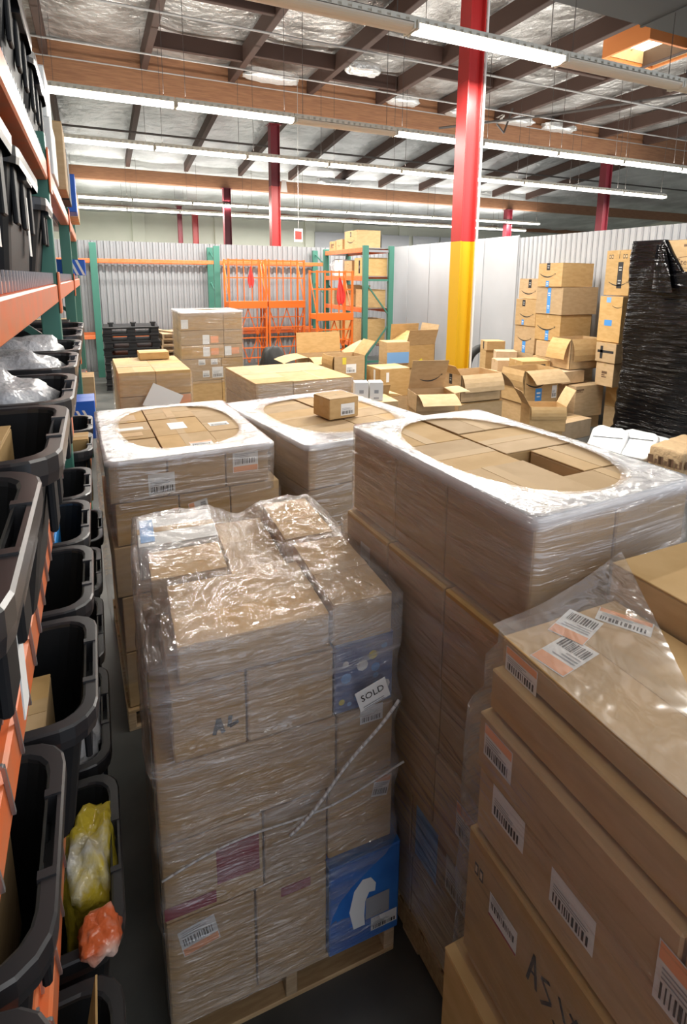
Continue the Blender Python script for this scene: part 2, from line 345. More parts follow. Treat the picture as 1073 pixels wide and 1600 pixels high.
# ------------------------------------------------------------------ cartons
def carton(near, z, wx, wy, h, rot, label, marks=(), card='card', flaps=True, opened=None, group=None, tape=True, name='cardboard_box', cat='box', seam='x', gap=.004):
    """near = the corner at low local x and y; opened = {side: angle} leaves the top open with those flaps bent out"""
    r = R(rot); cx = near[0]+math.cos(r)*wx/2-math.sin(r)*wy/2; cy = near[1]+math.sin(r)*wx/2+math.cos(r)*wy/2
    wx -= gap; wy -= gap; h -= .002
    b = MB(); ca = math.cos(r)
    if opened is None:
        top = h-(.004 if flaps else 0); b.cbox(-wx/2, wx/2, -wy/2, wy/2, 0, top)
        o = b.build(name, card, None, (cx, cy, z), r)
        if flaps:
            for sgn in (-1, 1):
                f = MB()
                if seam == 'x': y0, y1 = sorted((sgn*.0015, sgn*wy/2)); f.cbox(-wx/2, wx/2, y0, y1, top, h, .0015)
                else: x0, x1 = sorted((sgn*.0015, sgn*wx/2)); f.cbox(x0, x1, -wy/2, wy/2, top, h, .0015)
                f.build('flap', card, o)
            if tape:
                t = MB()
                if seam == 'x': t.box(-wx*.5, wx*.5, -.022, .022, h, h+.0008); t.box(-wx/2-.0008, -wx/2, -.022, .022, h-.06, h+.0008)
                else: t.box(-.022, .022, -wy/2, wy/2, h, h+.0008); t.box(-.022, .022, -wy/2-.0008, -wy/2, h-.06, h+.0008)
                t.build('tape', 'tape', o)
    else:
        t = .006
        b.box(-wx/2, wx/2, -wy/2, wy/2, 0, t, 1)
        b.box(-wx/2, wx/2, -wy/2, -wy/2+t, 0, h); b.box(-wx/2, wx/2, wy/2-t, wy/2, 0, h); b.box(-wx/2, -wx/2+t, -wy/2, wy/2, 0, h); b.box(wx/2-t, wx/2, -wy/2, wy/2, 0, h)
        b.box(-wx/2+t, wx/2-t, -wy/2+t, wy/2-t, t, t+.002, 1)
        o = b.build(name, [card, 'card_in'], None, (cx, cy, z), r)
        for side, spec in opened.items():
            ang, fl = spec if isinstance(spec, tuple) else (spec, None)
            f = MB(); L = wx if side[0] == 'y' else wy; D = fl or (wy if side[0] == 'y' else wx)*.5
            # flap hinges on the rim; angle 0 = upright, 90 = level outward, 150 = hanging down
            n = 5; pts = []
            for i in range(n): 
                q = i/(n-1); a = R(ang)*(1+.12*(q-.5)); pts.append((math.sin(a)*D*q, math.cos(a)*D*q))
            O, uu, vv, nn, U, V = frame(side, wx, wy, h)
            lo = []; 
            for (d, zz) in pts:
                base = O+vv*h+nn*(d+.002)+vv*(zz+.001); tn = nn*math.cos(R(ang))*.002-vv*math.sin(R(ang))*.002
                lo.append([base+uu*.01-tn, base+uu*(U-.01)-tn, base+uu*(U-.01)+tn, base+uu*.01+tn])
            f.loft(lo, True, 0, True); f.build('flap', card, o)
    tag(o, label, cat, group)
    for mk in marks:
        if mk[0] == 'text': lettering(o, mk[1], mk[2], mk[3], mk[4], mk[5], (wx, wy, h), mk[6], *(mk[7:] or ()))
        else: decal(o, mk[0], mk[1], mk[2], mk[3], mk[4], mk[5], (wx, wy, h), *(mk[6:] or ()))
    return o
ORD = ['top', 'second', 'third', 'fourth', 'fifth', 'sixth', 'seventh', 'eighth']
def pos_word(i, n, a, b):
    return '' if n == 1 else a if i == 0 else b if i == n-1 else ('middle' if n == 3 else ['second', 'third', 'fourth'][i-1])
def stack(desc, org, rot, layers, group, marks={}, mats={}):
    """layers from the top down: (z0, z1, xs, ys, inset)"""
    r = R(rot)
    for k, (z0, z1, xs, ys) in enumerate(layers):
        for i in range(len(xs)-1):
            for j in range(len(ys)-1):
                if (k, i, j) in mats and mats[(k, i, j)] is None: continue
                zz1 = z1+random.uniform(-.006, .006) if k == 0 else z1
                nx = org[0]+math.cos(r)*xs[i]-math.sin(r)*ys[j]; ny = org[1]+math.sin(r)*xs[i]+math.cos(r)*ys[j]
                pw = (pos_word(j, len(ys)-1, 'front', 'back')+' '+pos_word(i, len(xs)-1, 'left', 'right')).strip() or 'whole'
                cm = mats.get((k, i, j), 'card')
                lay = ORD[k] if k < len(layers)-1 else 'bottom'
                carton((nx, ny), z0, xs[i+1]-xs[i], ys[j+1]-ys[j], zz1-z0, rot, f"{'white' if cm=='white_card' else 'blue' if cm in ('blue_box','navy_print') else 'tan'} carton, {pw} of {lay} layer, {desc}",
                       marks.get((k, i, j), ()), cm, flaps=(k == 0), group=group, seam=random.choice('xy'), gap=.006)
def pallet(label, cx, cy, rot, sx, sy, z=0, group='wooden pallets', wood='wood'):
    o = root('wooden_pallet', label, 'pallet', (cx, cy, z), R(rot), group)
    d = MB(); d.cbox(-sx/2, sx/2, -.05, .05, 0, .018, .003); dm = d.mesh('deck_board', [wood])
    n = 7
    for i in range(n): link('deck_board', dm, o, (0, -sy/2+.05+(sy-.1)*i/(n-1), .108))
    for i in range(3): link('bottom_board', dm, o, (0, -sy/2+.05+(sy-.1)*i/2, 0))
    s = MB(); s.cbox(-.02, .02, -sy/2, sy/2, .018, .108, .003); sm = s.mesh('stringer', [wood])
    for i in range(3): link('stringer', sm, o, (-sx/2+.02+(sx-.04)*i/2, 0, 0))
    return o

# ------------------------------------------------------------------ stretch film round a load
def perim(sx, sy, rad, n=96):
    """rounded rectangle centred on the origin, n points"""
    P = []; L = 2*(sx+sy)-8*rad+2*math.pi*rad
    segs = [((sx/2-rad), -sy/2, 0), ]
    def pt(s):
        a = sx-2*rad; b = sy-2*rad; q = math.pi*rad/2
        for (ln, f) in ((a, lambda t: (-a/2+t, -sy/2)), (q, lambda t: (a/2+rad*math.sin(t/rad), -sy/2+rad-rad*math.cos(t/rad))), (b, lambda t: (sx/2, -b/2+t)), (q, lambda t: (sx/2-rad+rad*math.cos(t/rad), b/2+rad*math.sin(t/rad))),
                        (a, lambda t: (a/2-t, sy/2)), (q, lambda t: (-a/2-rad*math.sin(t/rad), sy/2-rad+rad*math.cos(t/rad))), (b, lambda t: (-sx/2, b/2-t)), (q, lambda t: (-sx/2+rad-rad*math.cos(t/rad), -b/2-rad*math.sin(t/rad)))):
            if s <= ln: return f(s)
            s -= ln
        return (-a/2, -sy/2)
    return [pt(L*i/n) for i in range(n)]
def layers(o, vals):
    a = o.data.attributes.new('layers', 'FLOAT', 'POINT'); a.data.foreach_set('value', vals)
def shell(label, org, rot, sx, sy, z0, z1, side='film', topm='film_top', oval=(.72, .72), shift=(0, 0), off=.010, wav=.006, topz=.006, profile=None, seed=0, rows=26, name='stretch_film', lip=True, cx=0, squareness=2.6):
    """side skirt plus the flap of film folded over the top edge, left open inside an oval"""
    r = R(rot); c = Vector((org[0]+math.cos(r)*sx/2-math.sin(r)*sy/2, org[1]+math.sin(r)*sx/2+math.cos(r)*sy/2, 0))
    b = MB(); loops = []
    for k in range(rows):
        t = k/(rows-1); z = z0+(z1+topz-z0)*t
        e = profile(z) if profile else 0
        lp = []
        for (x, y) in perim(sx+2*off+2*e, sy+2*off+2*e, .03):
            w = noise.noise(Vector((x*3+seed, y*3, z*9)))*wav*(.4 if t > .97 else 1); d = Vector((x/sx, y/sy)).normalized()
            lp.append((x+d.x*w, y+d.y*w, z))
        loops.append(lp)
    ns = len(loops)-1
    if lip:
        edge = loops[-1]
        for k in range(1, 9):
            t = k/8; lp = []
            for (x, y, z) in edge:
                a = math.atan2(y/sy, x/sx); ox, oy = math.cos(a), math.sin(a)
                q = (abs(ox)**squareness+abs(oy)**squareness)**(-1/squareness)
                ox, oy = shift[0]+ox*q*oval[0]*sx/2, shift[1]+oy*q*oval[1]*sy/2
                w = noise.noise(Vector((x*5+seed, y*5, t*3)))
                lp.append((x+(ox-x)*t, y+(oy-y)*t, z1+topz+w*.005*(1-abs(2*t-1))+.001))
            loops.append(lp)
    b.loft(loops, True, lambda k: 0 if k < ns else 1)
    o = b.build(name, [side, topm], None, c, r, smooth=True)
    np_ = len(loops[0]); va = []
    for k in range(len(loops)):
        if k <= ns: d = z1-loops[k][0][2]; v = .70*max(0, 1-d/.022)+.10*max(0, 1-d/.30) if lip else 0
        else: v = .80*(1-max(0, (k-ns)/8-.72)/.28)
        va += [v]*np_
    layers(o, va)
    return tag(o, label, 'plastic wrap')

# ------------------------------------------------------------------ structure
fl = MB(); fl.box(-8, 34, -6, 32, -.1, 0); struct(fl.build('floor', 'concrete'))
# roof: level over the near bay, falling towards the far wall
rf = MB(); nx, ny = 84, 80
g = []
for j in range(ny+1):
    y = -6+38*j/ny; row = []
    for i in range(nx+1):
        x = -8+42*i/nx; z = 7.40 if y < 14.4 else 7.40-(y-14.4)*.118
        z += .05*noise.noise(Vector((x*1.1, y*1.1, 0)))-.06*abs(math.sin(math.pi*(x-1.4)/2.0))
        row.append((x, y, z+.04))
    g.append(row)
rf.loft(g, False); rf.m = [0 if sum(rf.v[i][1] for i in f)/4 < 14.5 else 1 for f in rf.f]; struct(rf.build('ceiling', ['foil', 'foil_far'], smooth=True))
b = MB(); b.box(-8, 34, 30.6, 30.8, 0, 7.4); struct(b.build('wall_far', 'wallcream'))
b = MB(); b.box(33.9, 34, -6, 30.6, 0, 7.4); struct(b.build('wall_outer_right', 'wallcream'))
b = MB(); b.box(-3.2, -3.1, -6, 30.6, 0, 7.4); struct(b.build('wall_left', 'wallcream'))
pl = MB(); pl.cbox(-.3, .3, -.15, 0, 0, 5.6, .01); pm = pl.mesh('pilaster', ['wallcream'])
wf = bpy.data.objects['wall_far']
for x in (-1.9, 2.3, 6.4, 11.5, 13.9, 17.6, 22): link('pilaster', pm, wf, (x, 30.6, 0))
b = MB(); b.cbox(-.95, .95, -.06, 0, 0, 4.95, .01); sm = b.mesh('wall_sheet', ['wallwhite'])
for x in (12.7, 15.0, 17.0, 19.2, 21.2): link('wall_sheet', sm, wf, (x, 30.42, 0))
# partition of corrugated sheets across the hall, and of flat panels along the right
def corrugated(w, h, pitch=.145, depth=.035):
    m = MB(); n = int(round(w/pitch)); pr = []
    for i in range(n):
        x = -w/2+i*w/n; p = w/n
        pr += [(x, 0), (x+p*.30, 0), (x+p*.42, -depth), (x+p*.82, -depth), (x+p*.94, 0)]
    pr.append((w/2, 0)); m.loft([[(x, y, 0) for x, y in pr], [(x, y, h) for x, y in pr]], False); return m.mesh('corrugated_sheet', ['corr'])
b = MB(); b.box(-3.1, 8.4, 15.33, 15.40, 0, 3.24); wb = struct(b.build('wall_back', 'wallwhite'))
cs = corrugated(1.16, 3.25)
for i in range(10): link('corrugated_sheet', cs, wb, (-2.5+1.16*i, 15.32, 0))
b = MB(); b.box(8.36, 8.42, -6, 15.33, 0, 3.26); wr = struct(b.build('wall_right', 'wallwhite'))
b = MB(); b.cbox(-.035, 0, -.565, .565, 0, 3.31, .008); pm1 = b.mesh('flat_panel', ['wallwhite'])
for i in range(5): link('flat_panel', pm1, wr, (8.36, 14.7-1.15*i, 0))
b = MB()
for i in range(9):
    y = -.5+i*.125; b.box(-.012, 0, y, y+.1, 0, 3.26); b.box(-.017, -.012, y+.02, y+.08, 0, 3.26)
pm2 = b.mesh('ribbed_panel', ['wallwhite'])
for i in range(9): link('ribbed_panel', pm2, wr, (8.36, 9.0-1.14*i, 0))

# ------------------------------------------------------------------ roof timber, pipes, skylight, duct
def beam(name, label, x0, x1, y0, y1, z0, z1, m, cat='beam', group=None):
    b = MB(); b.cbox(x0, x1, y0, y1, z0, z1, .01); o = b.build(name, m); o['kind'] = 'structure'; return tag(o, label, cat, group)
beam('roof_girder', 'brown glued timber girder over the second column, nearest one in view', -3.1, 30, 14.42, 14.68, 6.53, 7.36, 'glulam')
beam('roof_girder', 'brown timber girder second farthest, above the far light rows', -3.1, 33, 22.2, 22.45, 5.72, 6.16, 'glulam')
beam('roof_girder', 'orange lit timber girder farthest away by the cream wall', -3.1, 33.5, 29.2, 29.4, 5.45, 5.85, 'glulam')
for i, x in enumerate((-.6, 1.4, 3.4, 5.42, 7.4, 9.38, 11.4, 13.6, 15.7, 17.8)):
    beam('roof_joist', f'dark roof joist running towards the back, number {i+1} from the left, near bay', x-.07, x+.07, -5.9, 14.4, 6.99, 7.36, 'joist', group='roof joists of the near bay')
for i in range(11):
    x = -.6+2.03*i; b = MB()
    z0, z1 = 7.33, 6.52
    b.add([(x-.07,14.7,z0-.3),(x+.07,14.7,z0-.3),(x+.07,22.2,z1-.3),(x-.07,22.2,z1-.3),(x-.07,14.7,z0),(x+.07,14.7,z0),(x+.07,22.2,z1),(x-.07,22.2,z1)], [(0,3,2,1),(4,5,6,7),(0,1,5,4),(1,2,6,5),(2,3,7,6),(3,0,4,7)])
    o = b.build('roof_joist', 'joist'); o['kind'] = 'structure'; tag(o, f'dark roof joist behind the nearest girder, number {i+1} from the left', 'beam', 'roof joists of the far bay')
for i, (x, yy, w) in enumerate(((4.42, 12.6, .98), (4.4, 10.2, .96), (6.4, 11.2, .9), (2.4, 13.0, .95), (8.4, 12.0, .95), (2.4, 10.6, .95), (6.4, 13.2, .9), (10.4, 10.4, .95))):
    beam('roof_blocking', ['brown blocking board between joists left of the column, high up', 'brown blocking board between joists nearest above the left light row', 'brown blocking board just left of the tall column', 'brown blocking board close to the girder at upper left', 'brown blocking board right of the tall column', 'dim blocking board at upper left of the roof', 'brown blocking board by the girder left of the tall column', 'brown blocking board below the skylight'][i], x-w, x+w, yy-.05, yy+.05, 7.02, 7.34, 'joist', group='roof blocking boards')
def crumple(name, label, cat, loc, size, m, seed=0, rot=0, amp=.18, sq=.55, n=20, group=None, tilt=(0, 0)):
    b = MB(); loops = []
    for k in range(n+1):
        ph = -math.pi/2+math.pi*k/n; lp = []
        for i in range(2*n):
            th = 2*math.pi*i/(2*n); f = lambda v, e: math.copysign(abs(v)**e, v)
            p = Vector((f(math.cos(ph), sq)*f(math.cos(th), sq), f(math.cos(ph), sq)*f(math.sin(th), sq), f(math.sin(ph), sq)))
            q = 1+amp*(noise.noise(p*2.2+Vector((seed, 0, 0)))+.5*noise.noise(p*5+Vector((0, seed, 0))))
            lp.append((p.x*q*size[0]/2, p.y*q*size[1]/2, p.z*q*size[2]/2+size[2]/2))
        loops.append(lp)
    b.loft(loops); o = b.build(name, m, None, loc, (tilt[0], tilt[1], R(rot)), smooth=True)
    return tag(o, label, cat, group)
for i, (x, y, z, w) in enumerate(((9.95, 14.1, 6.93, 1.0), (11.9, 14.1, 6.95, 1.2), (13.6, 14.1, 6.93, 1.2), (9.1, 21.4, 6.05, 1.4), (5.9, 12.2, 6.9, .8), (4.2, 13.7, 6.95, 1.3), (7.9, 13.9, 6.95, .9))):
    crumple('insulation_batt', ['shiny foil batt hanging at girder edge, left of three at right', 'shiny foil batt hanging at girder edge, middle of three at right', 'shiny foil batt hanging at girder edge, right of three at right', 'white foil batt behind the second light row, left of the tall column', 'torn foil batt hanging left of the tall column', 'torn foil strip along the girder top, left of centre', 'torn foil piece right of the tall column top'][i], 'insulation', (x, y, z), (w, .45, .22), 'batt', i*3.3, group='hanging foil batts')
def pipe(name, label, pts, r, m, cat='pipe'):
    b = MB()
    for a, c in zip(pts, pts[1:]): b.tube(a, c, r, 8)
    o = b.build(name, m, smooth=False); return tag(o, label, cat)
pipe('ceiling_conduit', 'thin pale conduit crossing upper left in front of the girder', [(-3, 12.2, 6.6), (30, 12.2, 6.6)], .018, 'conduit')
pipe('ceiling_conduit', 'thin pale conduit crossing below the joists, nearer than the other two', [(-3, 10.35, 6.62), (30, 10.35, 6.62)], .022, 'conduit')
pipe('ceiling_conduit', 'thin pale conduit along the top edge of the nearest girder', [(-3, 14.3, 6.98), (30, 14.3, 6.98)], .016, 'conduit')
pipe('ceiling_conduit', 'dark conduit behind the second light row', [(-3, 17.5, 6.35), (30, 17.5, 6.35)], .03, 'darkpipe')
pipe('brace_pipe', 'dark diagonal brace pipe at right under the joists', [(9.2, 14.1, 6.55), (11.2, 11.9, 6.6), (13.2, 9.7, 6.75), (14.6, 8.4, 6.85)], .035, 'darkpipe')
pipe('brace_bracket', 'dark V shaped bracket under the diagonal pipe, in front of girder', [(10.75, 12.9, 6.95), (10.5, 12.9, 6.3), (10.25, 12.9, 6.5)], .025, 'darkpipe', 'bracket')
b = MB(); b.cbox(4.9, 16, 5.0, 6.3, 6.0, 6.45, .01)
dd = MB(); 
o = b.build('air_duct', 'duct'); tag(o, 'dark grey sheet metal duct crossing the top right corner', 'duct')
for x in (7.5, 10, 12.5): f = MB(); f.box(x-.02, x+.02, 4.98, 6.32, 5.985, 6.465); f.build('duct_flange', 'duct', o)
b = MB(); b.tube((8.5, 5.6, 6.45), (8.5, 5.6, 7.3), .012); b.tube((14, 5.6, 6.45), (14, 5.6, 7.3), .012); b.tube((5.6, 5.6, 6.45), (5.6, 5.6, 7.3), .012); b.build('duct_hanger', 'steel', o)
# skylight well
sk = root('skylight', 'square roof skylight with orange timber curb, glowing yellow daylight', 'skylight', (10.95, 8.92, 7.0))
sk['kind'] = 'structure'
b = MB(); b.box(-.76, .76, -.56, -.50, 0, .36); b.box(-.76, .76, .50, .56, 0, .36); b.box(-.76, -.70, -.50, .50, 0, .36); b.box(.70, .76, -.50, .50, 0, .36); b.build('curb', 'skycurb', sk)
b = MB(); b.box(-.70, .70, -.50, -.49, .05, .36); b.box(-.70, .70, .49, .50, .05, .36); b.box(-.70, -.69, -.49, .49, .05, .36); b.box(.69, .70, -.49, .49, .05, .36); b.build('daylit_faces', 'card_pale', sk)  # inner curb faces, daylight falling on them put in as a pale colour
b = MB(); b.box(-.69, .69, -.49, .49, .30, .31); b.build('dome', 'skydome', sk)
b = MB(); b.box(-.02, .02, -.49, .49, .27, .30); b.build('glazing_bar', 'fixture', sk)

# ------------------------------------------------------------------ strip lights
FIX = {}
def fixture(loc, L, lit, label, group):
    key = (L, lit); o = root('strip_light', label, 'ceiling light', loc, 0, group)
    if key not in FIX:
        h = MB(); w = .075
        h.box(-L/2, L/2, -.05, .05, .03, .09)                       # spine
        h.add([(-L/2,-.05,.06),(L/2,-.05,.06),(L/2,-.12,.0),(-L/2,-.12,.0),(-L/2,-.05,.064),(L/2,-.05,.064),(L/2,-.12,.004),(-L/2,-.12,.004)], [(0,1,2,3),(7,6,5,4),(3,2,6,7),(0,3,7,4),(1,5,6,2)])
        h.add([(-L/2,.05,.06),(L/2,.05,.06),(L/2,.12,.0),(-L/2,.12,.0),(-L/2,.05,.064),(L/2,.05,.064),(L/2,.12,.004),(-L/2,.12,.004)], [(3,2,1,0),(4,5,6,7),(7,6,2,3),(4,7,3,0),(2,6,5,1)])
        sl = MB(); n = int(L/.11)
        for i in range(n): x = -L/2+L*(i+.5)/n; sl.box(x-.033, x+.033, -.124, -.119, .004, .05)
        t = MB(); pr = [(.115*math.cos(a_), -.005-.062*math.sin(a_)) for a_ in [math.pi*q/10 for q in range(11)]]
        t.loft([[(-L/2+.015, y, z) for y, z in pr], [(L/2-.015, y, z) for y, z in pr]], True, 0, True)
        en = MB(); en.box(-.012, .012, -.118, .118, -.06, .03)
        wire = MB(); wire.tube((0, 0, .09), (0, 0, 2.1 if loc[1] < 14 else 1.2), .006, 5)
        FIX[key] = [('housing', h.mesh('housing', ['fixture']), (0,0,0)), ('reflector_slots', sl.mesh('reflector_slots', ['fixture']), (0,0,0)), ('wrap_lens', t.mesh('wrap_lens', ['lens' if lit else 'fixture_off']), (0,0,0)),
                    ('end_cap', en.mesh('end_cap', ['fixture']), (-L/2+.012,0,0)), ('end_cap', bpy.data.meshes['end_cap'] if False else en.mesh('end_cap', ['fixture']), (L/2-.012,0,0))]
        FIX[(key, 'w')] = wire
    for nm, me, lc in FIX[key]:
        q = link(nm, me, o, lc)
        if nm == 'reflector_slots': q['kind'] = 'stuff'
    zt = 7.35 if loc[1] < 14.4 else 7.40-(loc[1]-14.4)*.118
    if loc[1] < 7 and loc[0]-L*.42 > 4.9: zt = 6.0
    for sx in (-L*.42, L*.42):
        w = MB(); w.tube((sx, 0, .09), (sx, 0, zt-loc[2]), .005, 4); w.build('hanger_wire', 'darkpipe', o)
    if lit:
        p_ = LAMP_W*(1.65 if loc[1] < 7 else .70 if loc[1] < 15 else .9)
        area('lamp', (loc[0], loc[1], loc[2]-.08), L*.95, .2, p_)
        area('lamp_up', (loc[0], loc[1], loc[2]+.13), L*.95, .16, LAMP_W*(.07 if loc[1] < 7 else .17), False)
NUM = ['first', 'second', 'third', 'fourth', 'fifth', 'sixth', 'seventh', 'eighth', 'ninth', 'tenth', 'eleventh', 'twelfth', 'thirteenth', 'fourteenth']
for rown, y, x0, L, n, unlit in (('nearest', 5.80, -.94, 2.16, 7, {0, 1, 3, 4, 5, 6}), ('second nearest', 9.80, -.60, 2.0, 9, {2}), ('third nearest', 13.1, -.60, 2.0, 9, set()), ('second farthest', 22.0, -.6, 2.1, 10, set()), ('farthest', 25.3, -.6, 2.1, 11, set())):
    for i in range(n):
        lit = i not in unlit
        fixture((x0+L*i+L/2, y, 5.10), L-.02, lit, f"{'lit' if lit else 'unlit'} strip light, {NUM[i]} from the left in the {rown} row", f'strip lights of the {rown} row')

# ------------------------------------------------------------------ columns
def hcol(label, x, y, w, d, segs, extra=None, name='steel_column'):
    o = root(name, label, 'column', (x, y, 0))
    o['kind'] = 'structure'
    for nm, z0, z1, m in segs:
        b = MB(); t = .022
        b.cbox(-w/2, -w/2+t, -d/2, d/2, z0, z1, .003); b.cbox(w/2-t, w/2, -d/2, d/2, z0, z1, .003); b.cbox(-w/2+t, w/2-t, -.055, -.035, z0, z1, .002); b.cbox(-w/2+t, w/2-t, .04, .055, z0, z1, .002)
        b.build(nm, m, o)
    b = MB(); b.cbox(-w/2-.05, w/2+.05, -d/2-.05, d/2+.05, segs[-1][2]-.02, segs[-1][2], .003); b.cbox(-w/2-.05, w/2+.05, -d/2-.05, d/2+.05, 0, .02, .003); b.build('end_plate', segs[-1][3], o)
    return o
c1 = hcol('tall steel column painted red above and yellow below, in the middle of the hall', 4.90, 6.78, .245, .245, [('yellow_base', 0, 2.92, 'yellow'), ('red_shaft', 2.92, 5.02, 'red'), ('upper_shaft', 5.02, 6.98, 'red')])
pipe('column_conduit', 'thin white conduit running up the right side of the tall red column', [(5.08, 6.70, .02), (5.08, 6.70, 6.2)], .018, 'white_card')
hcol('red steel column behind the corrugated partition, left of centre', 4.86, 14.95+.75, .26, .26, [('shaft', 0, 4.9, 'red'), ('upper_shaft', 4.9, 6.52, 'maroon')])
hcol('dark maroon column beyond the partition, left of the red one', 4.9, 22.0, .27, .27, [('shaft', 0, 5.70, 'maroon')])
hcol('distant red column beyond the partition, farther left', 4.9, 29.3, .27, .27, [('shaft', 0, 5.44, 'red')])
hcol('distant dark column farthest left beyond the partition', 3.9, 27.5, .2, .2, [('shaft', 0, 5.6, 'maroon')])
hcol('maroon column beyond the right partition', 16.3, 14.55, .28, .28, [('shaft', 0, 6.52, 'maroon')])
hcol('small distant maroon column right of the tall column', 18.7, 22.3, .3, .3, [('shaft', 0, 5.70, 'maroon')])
sg = root('hanging_sign', 'small red and white sign hanging on a wire by the second column', 'sign', (4.78, 13.5, 3.27))
b = MB(); b.box(-.11, .11, -.004, .004, 0, .32); b.build('sign_board', 'paper', sg); b = MB(); b.box(-.085, .085, -.006, -.004, .06, .26); b.build('red_panel', 'redcloth', sg)
b = MB(); b.tube((0, 0, .32), (0, 0, 3.9), .006, 5); b.build('wire', 'conduit', sg)
b = MB(); b.add([(-.10,0,0),(.10,0,0),(.06,0,.32),(-.06,0,.32),(-.10,.01,0),(.10,.01,0),(.06,.01,.32),(-.06,.01,.32)], [(0,1,2,3),(7,6,5,4),(0,4,5,1),(1,5,6,2),(2,6,7,3),(3,7,4,0)])
tag(b.build('paper_tag', 'paper', None, (5.095, 15.56, 4.75)), 'white paper tag on the right side of the red column behind', 'tag')

# ------------------------------------------------------------------ racks
def upright(parent, x, y, z1, w=.08, d=.07, holes=False):
    b = MB(); b.cbox(-w/2, w/2, -d/2, d/2, 0, z1, .004)
    o = b.build('upright', 'green', parent, (x, y, 0))
    return o
fr = root('pallet_rack', 'green and orange pallet rack standing along the corrugated partition', 'rack', (0, 0, 0))
for x in (.05, 2.88, 5.86):
    for y in (14.3, 15.15): upright(fr, x, y, 3.15, .15, .09)
    for z in (.3, 1.1, 1.9, 2.7):
        b = MB(); b.bar((x, 14.3, z), (x, 15.15, z+.35), .03, .03); b.build('brace', 'green', fr)
for x0, x1 in ((.125, 2.805), (2.955, 5.785), (-2.6, -.02)):
    for z in (2.70, .92):
        for y in (14.3, 15.15): b = MB(); b.cbox(x0, x1, y-.03, y+.03, z, z+.09, .006); b.build('beam', 'orange', fr)
# rack with boxes at right
rr = root('pallet_rack', 'orange and green box rack by the right corner, boxes on every level', 'rack', (0, 0, 0))
for x in (5.70, 6.36):
    for y in (11.55, 13.95): upright(rr, x, y, 3.12, .13, .08)
for y in (11.55, 13.95):
    b = MB(); b.bar((5.7, y, .5), (6.36, y, 1.35), .035, .03); b.bar((6.36, y, 1.5), (5.7, y, 2.3), .035, .03); b.build('brace', 'green', rr)
    for z in (.45, 2.35, 3.0): b = MB(); b.bar((5.75, y, z), (6.31, y, z), .03, .05); b.build('cross_bar', 'green' if z < 3 else 'steel', rr)
for z in (.75, 1.60, 2.33, 2.97):
    for x in (5.70, 6.36): b = MB(); b.cbox(x-.03, x+.03, 11.6, 13.9, z, z+.11, .006); b.build('beam', 'orange', rr)
    b = MB(); b.box(5.73, 6.33, 11.6, 13.9, z+.09, z+.105); b.build('deck', 'steel', rr)
sh = 'boxes on the corner rack'
carton((5.72, 12.05), 3.08, .62, .72, .42, 0, 'large box on top of the corner rack, right of two small ones', [('smile', 'x-', .5, .45, .4, .05), ('tapeblack', 'x-', .5, .8, .06, .12)], group=sh)
carton((5.74, 12.95), 3.08, .45, .38, .26, 0, 'small box on top of the corner rack beside the large one', [('smile', 'x-', .5, .5, .2, .03)], group=sh)
carton((5.74, 13.40), 3.08, .45, .38, .24, 0, 'small box at the far end on top of the corner rack', [('printblock', 'x-', .5, .5, .2, .1)], group=sh)
carton((5.73, 11.66), 2.44, .6, .55, .42, 0, 'box at near end of second rack level, under the top deck', [('tapeblack', 'x-', .5, .5, .08, .3)], group=sh)
carton((5.73, 12.35), 2.44, .5, .45, .36, 0, 'box with round print, second from near end, second rack level', [('oval', 'x-', .5, .5, .2, .2)], group=sh)
carton((5.73, 12.9), 2.44, .5, .5, .40, 0, 'white carton on second level of the corner rack', card='white_card', group=sh)
crumple('plastic_bag', 'grey plastic bags at far end of second rack level', 'bag', (6.0, 13.62, 2.44), (.5, .45, .42), 'silver_bag', 4)
carton((5.76, 11.68), 1.71, .55, .5, .42, 0, 'closed box at near end of third rack level', group=sh)
carton((5.74, 12.4), 1.71, .5, .45, .30, 0, 'open box with raised flap on third rack level', opened={'x-': 60, 'y-': 20, 'y+': 15}, group=sh)
crumple('plastic_bag', 'black bag behind the open box on third rack level', 'bag', (6.1, 13.2, 1.71), (.45, .4, .38), 'rubber', 9)
carton((5.74, 13.45), 1.71, .5, .4, .42, 0, 'far box on third level of the corner rack', group=sh)
carton((5.75, 11.68), .86, .56, .6, .58, 0, 'big box at near end of lowest rack level', group=sh)
carton((5.75, 12.4), .86, .56, .6, .5, 0, 'second box on lowest rack level', group=sh)
carton((5.75, 13.15), .86, .56, .6, .5, 0, 'far box on lowest rack level', group=sh)
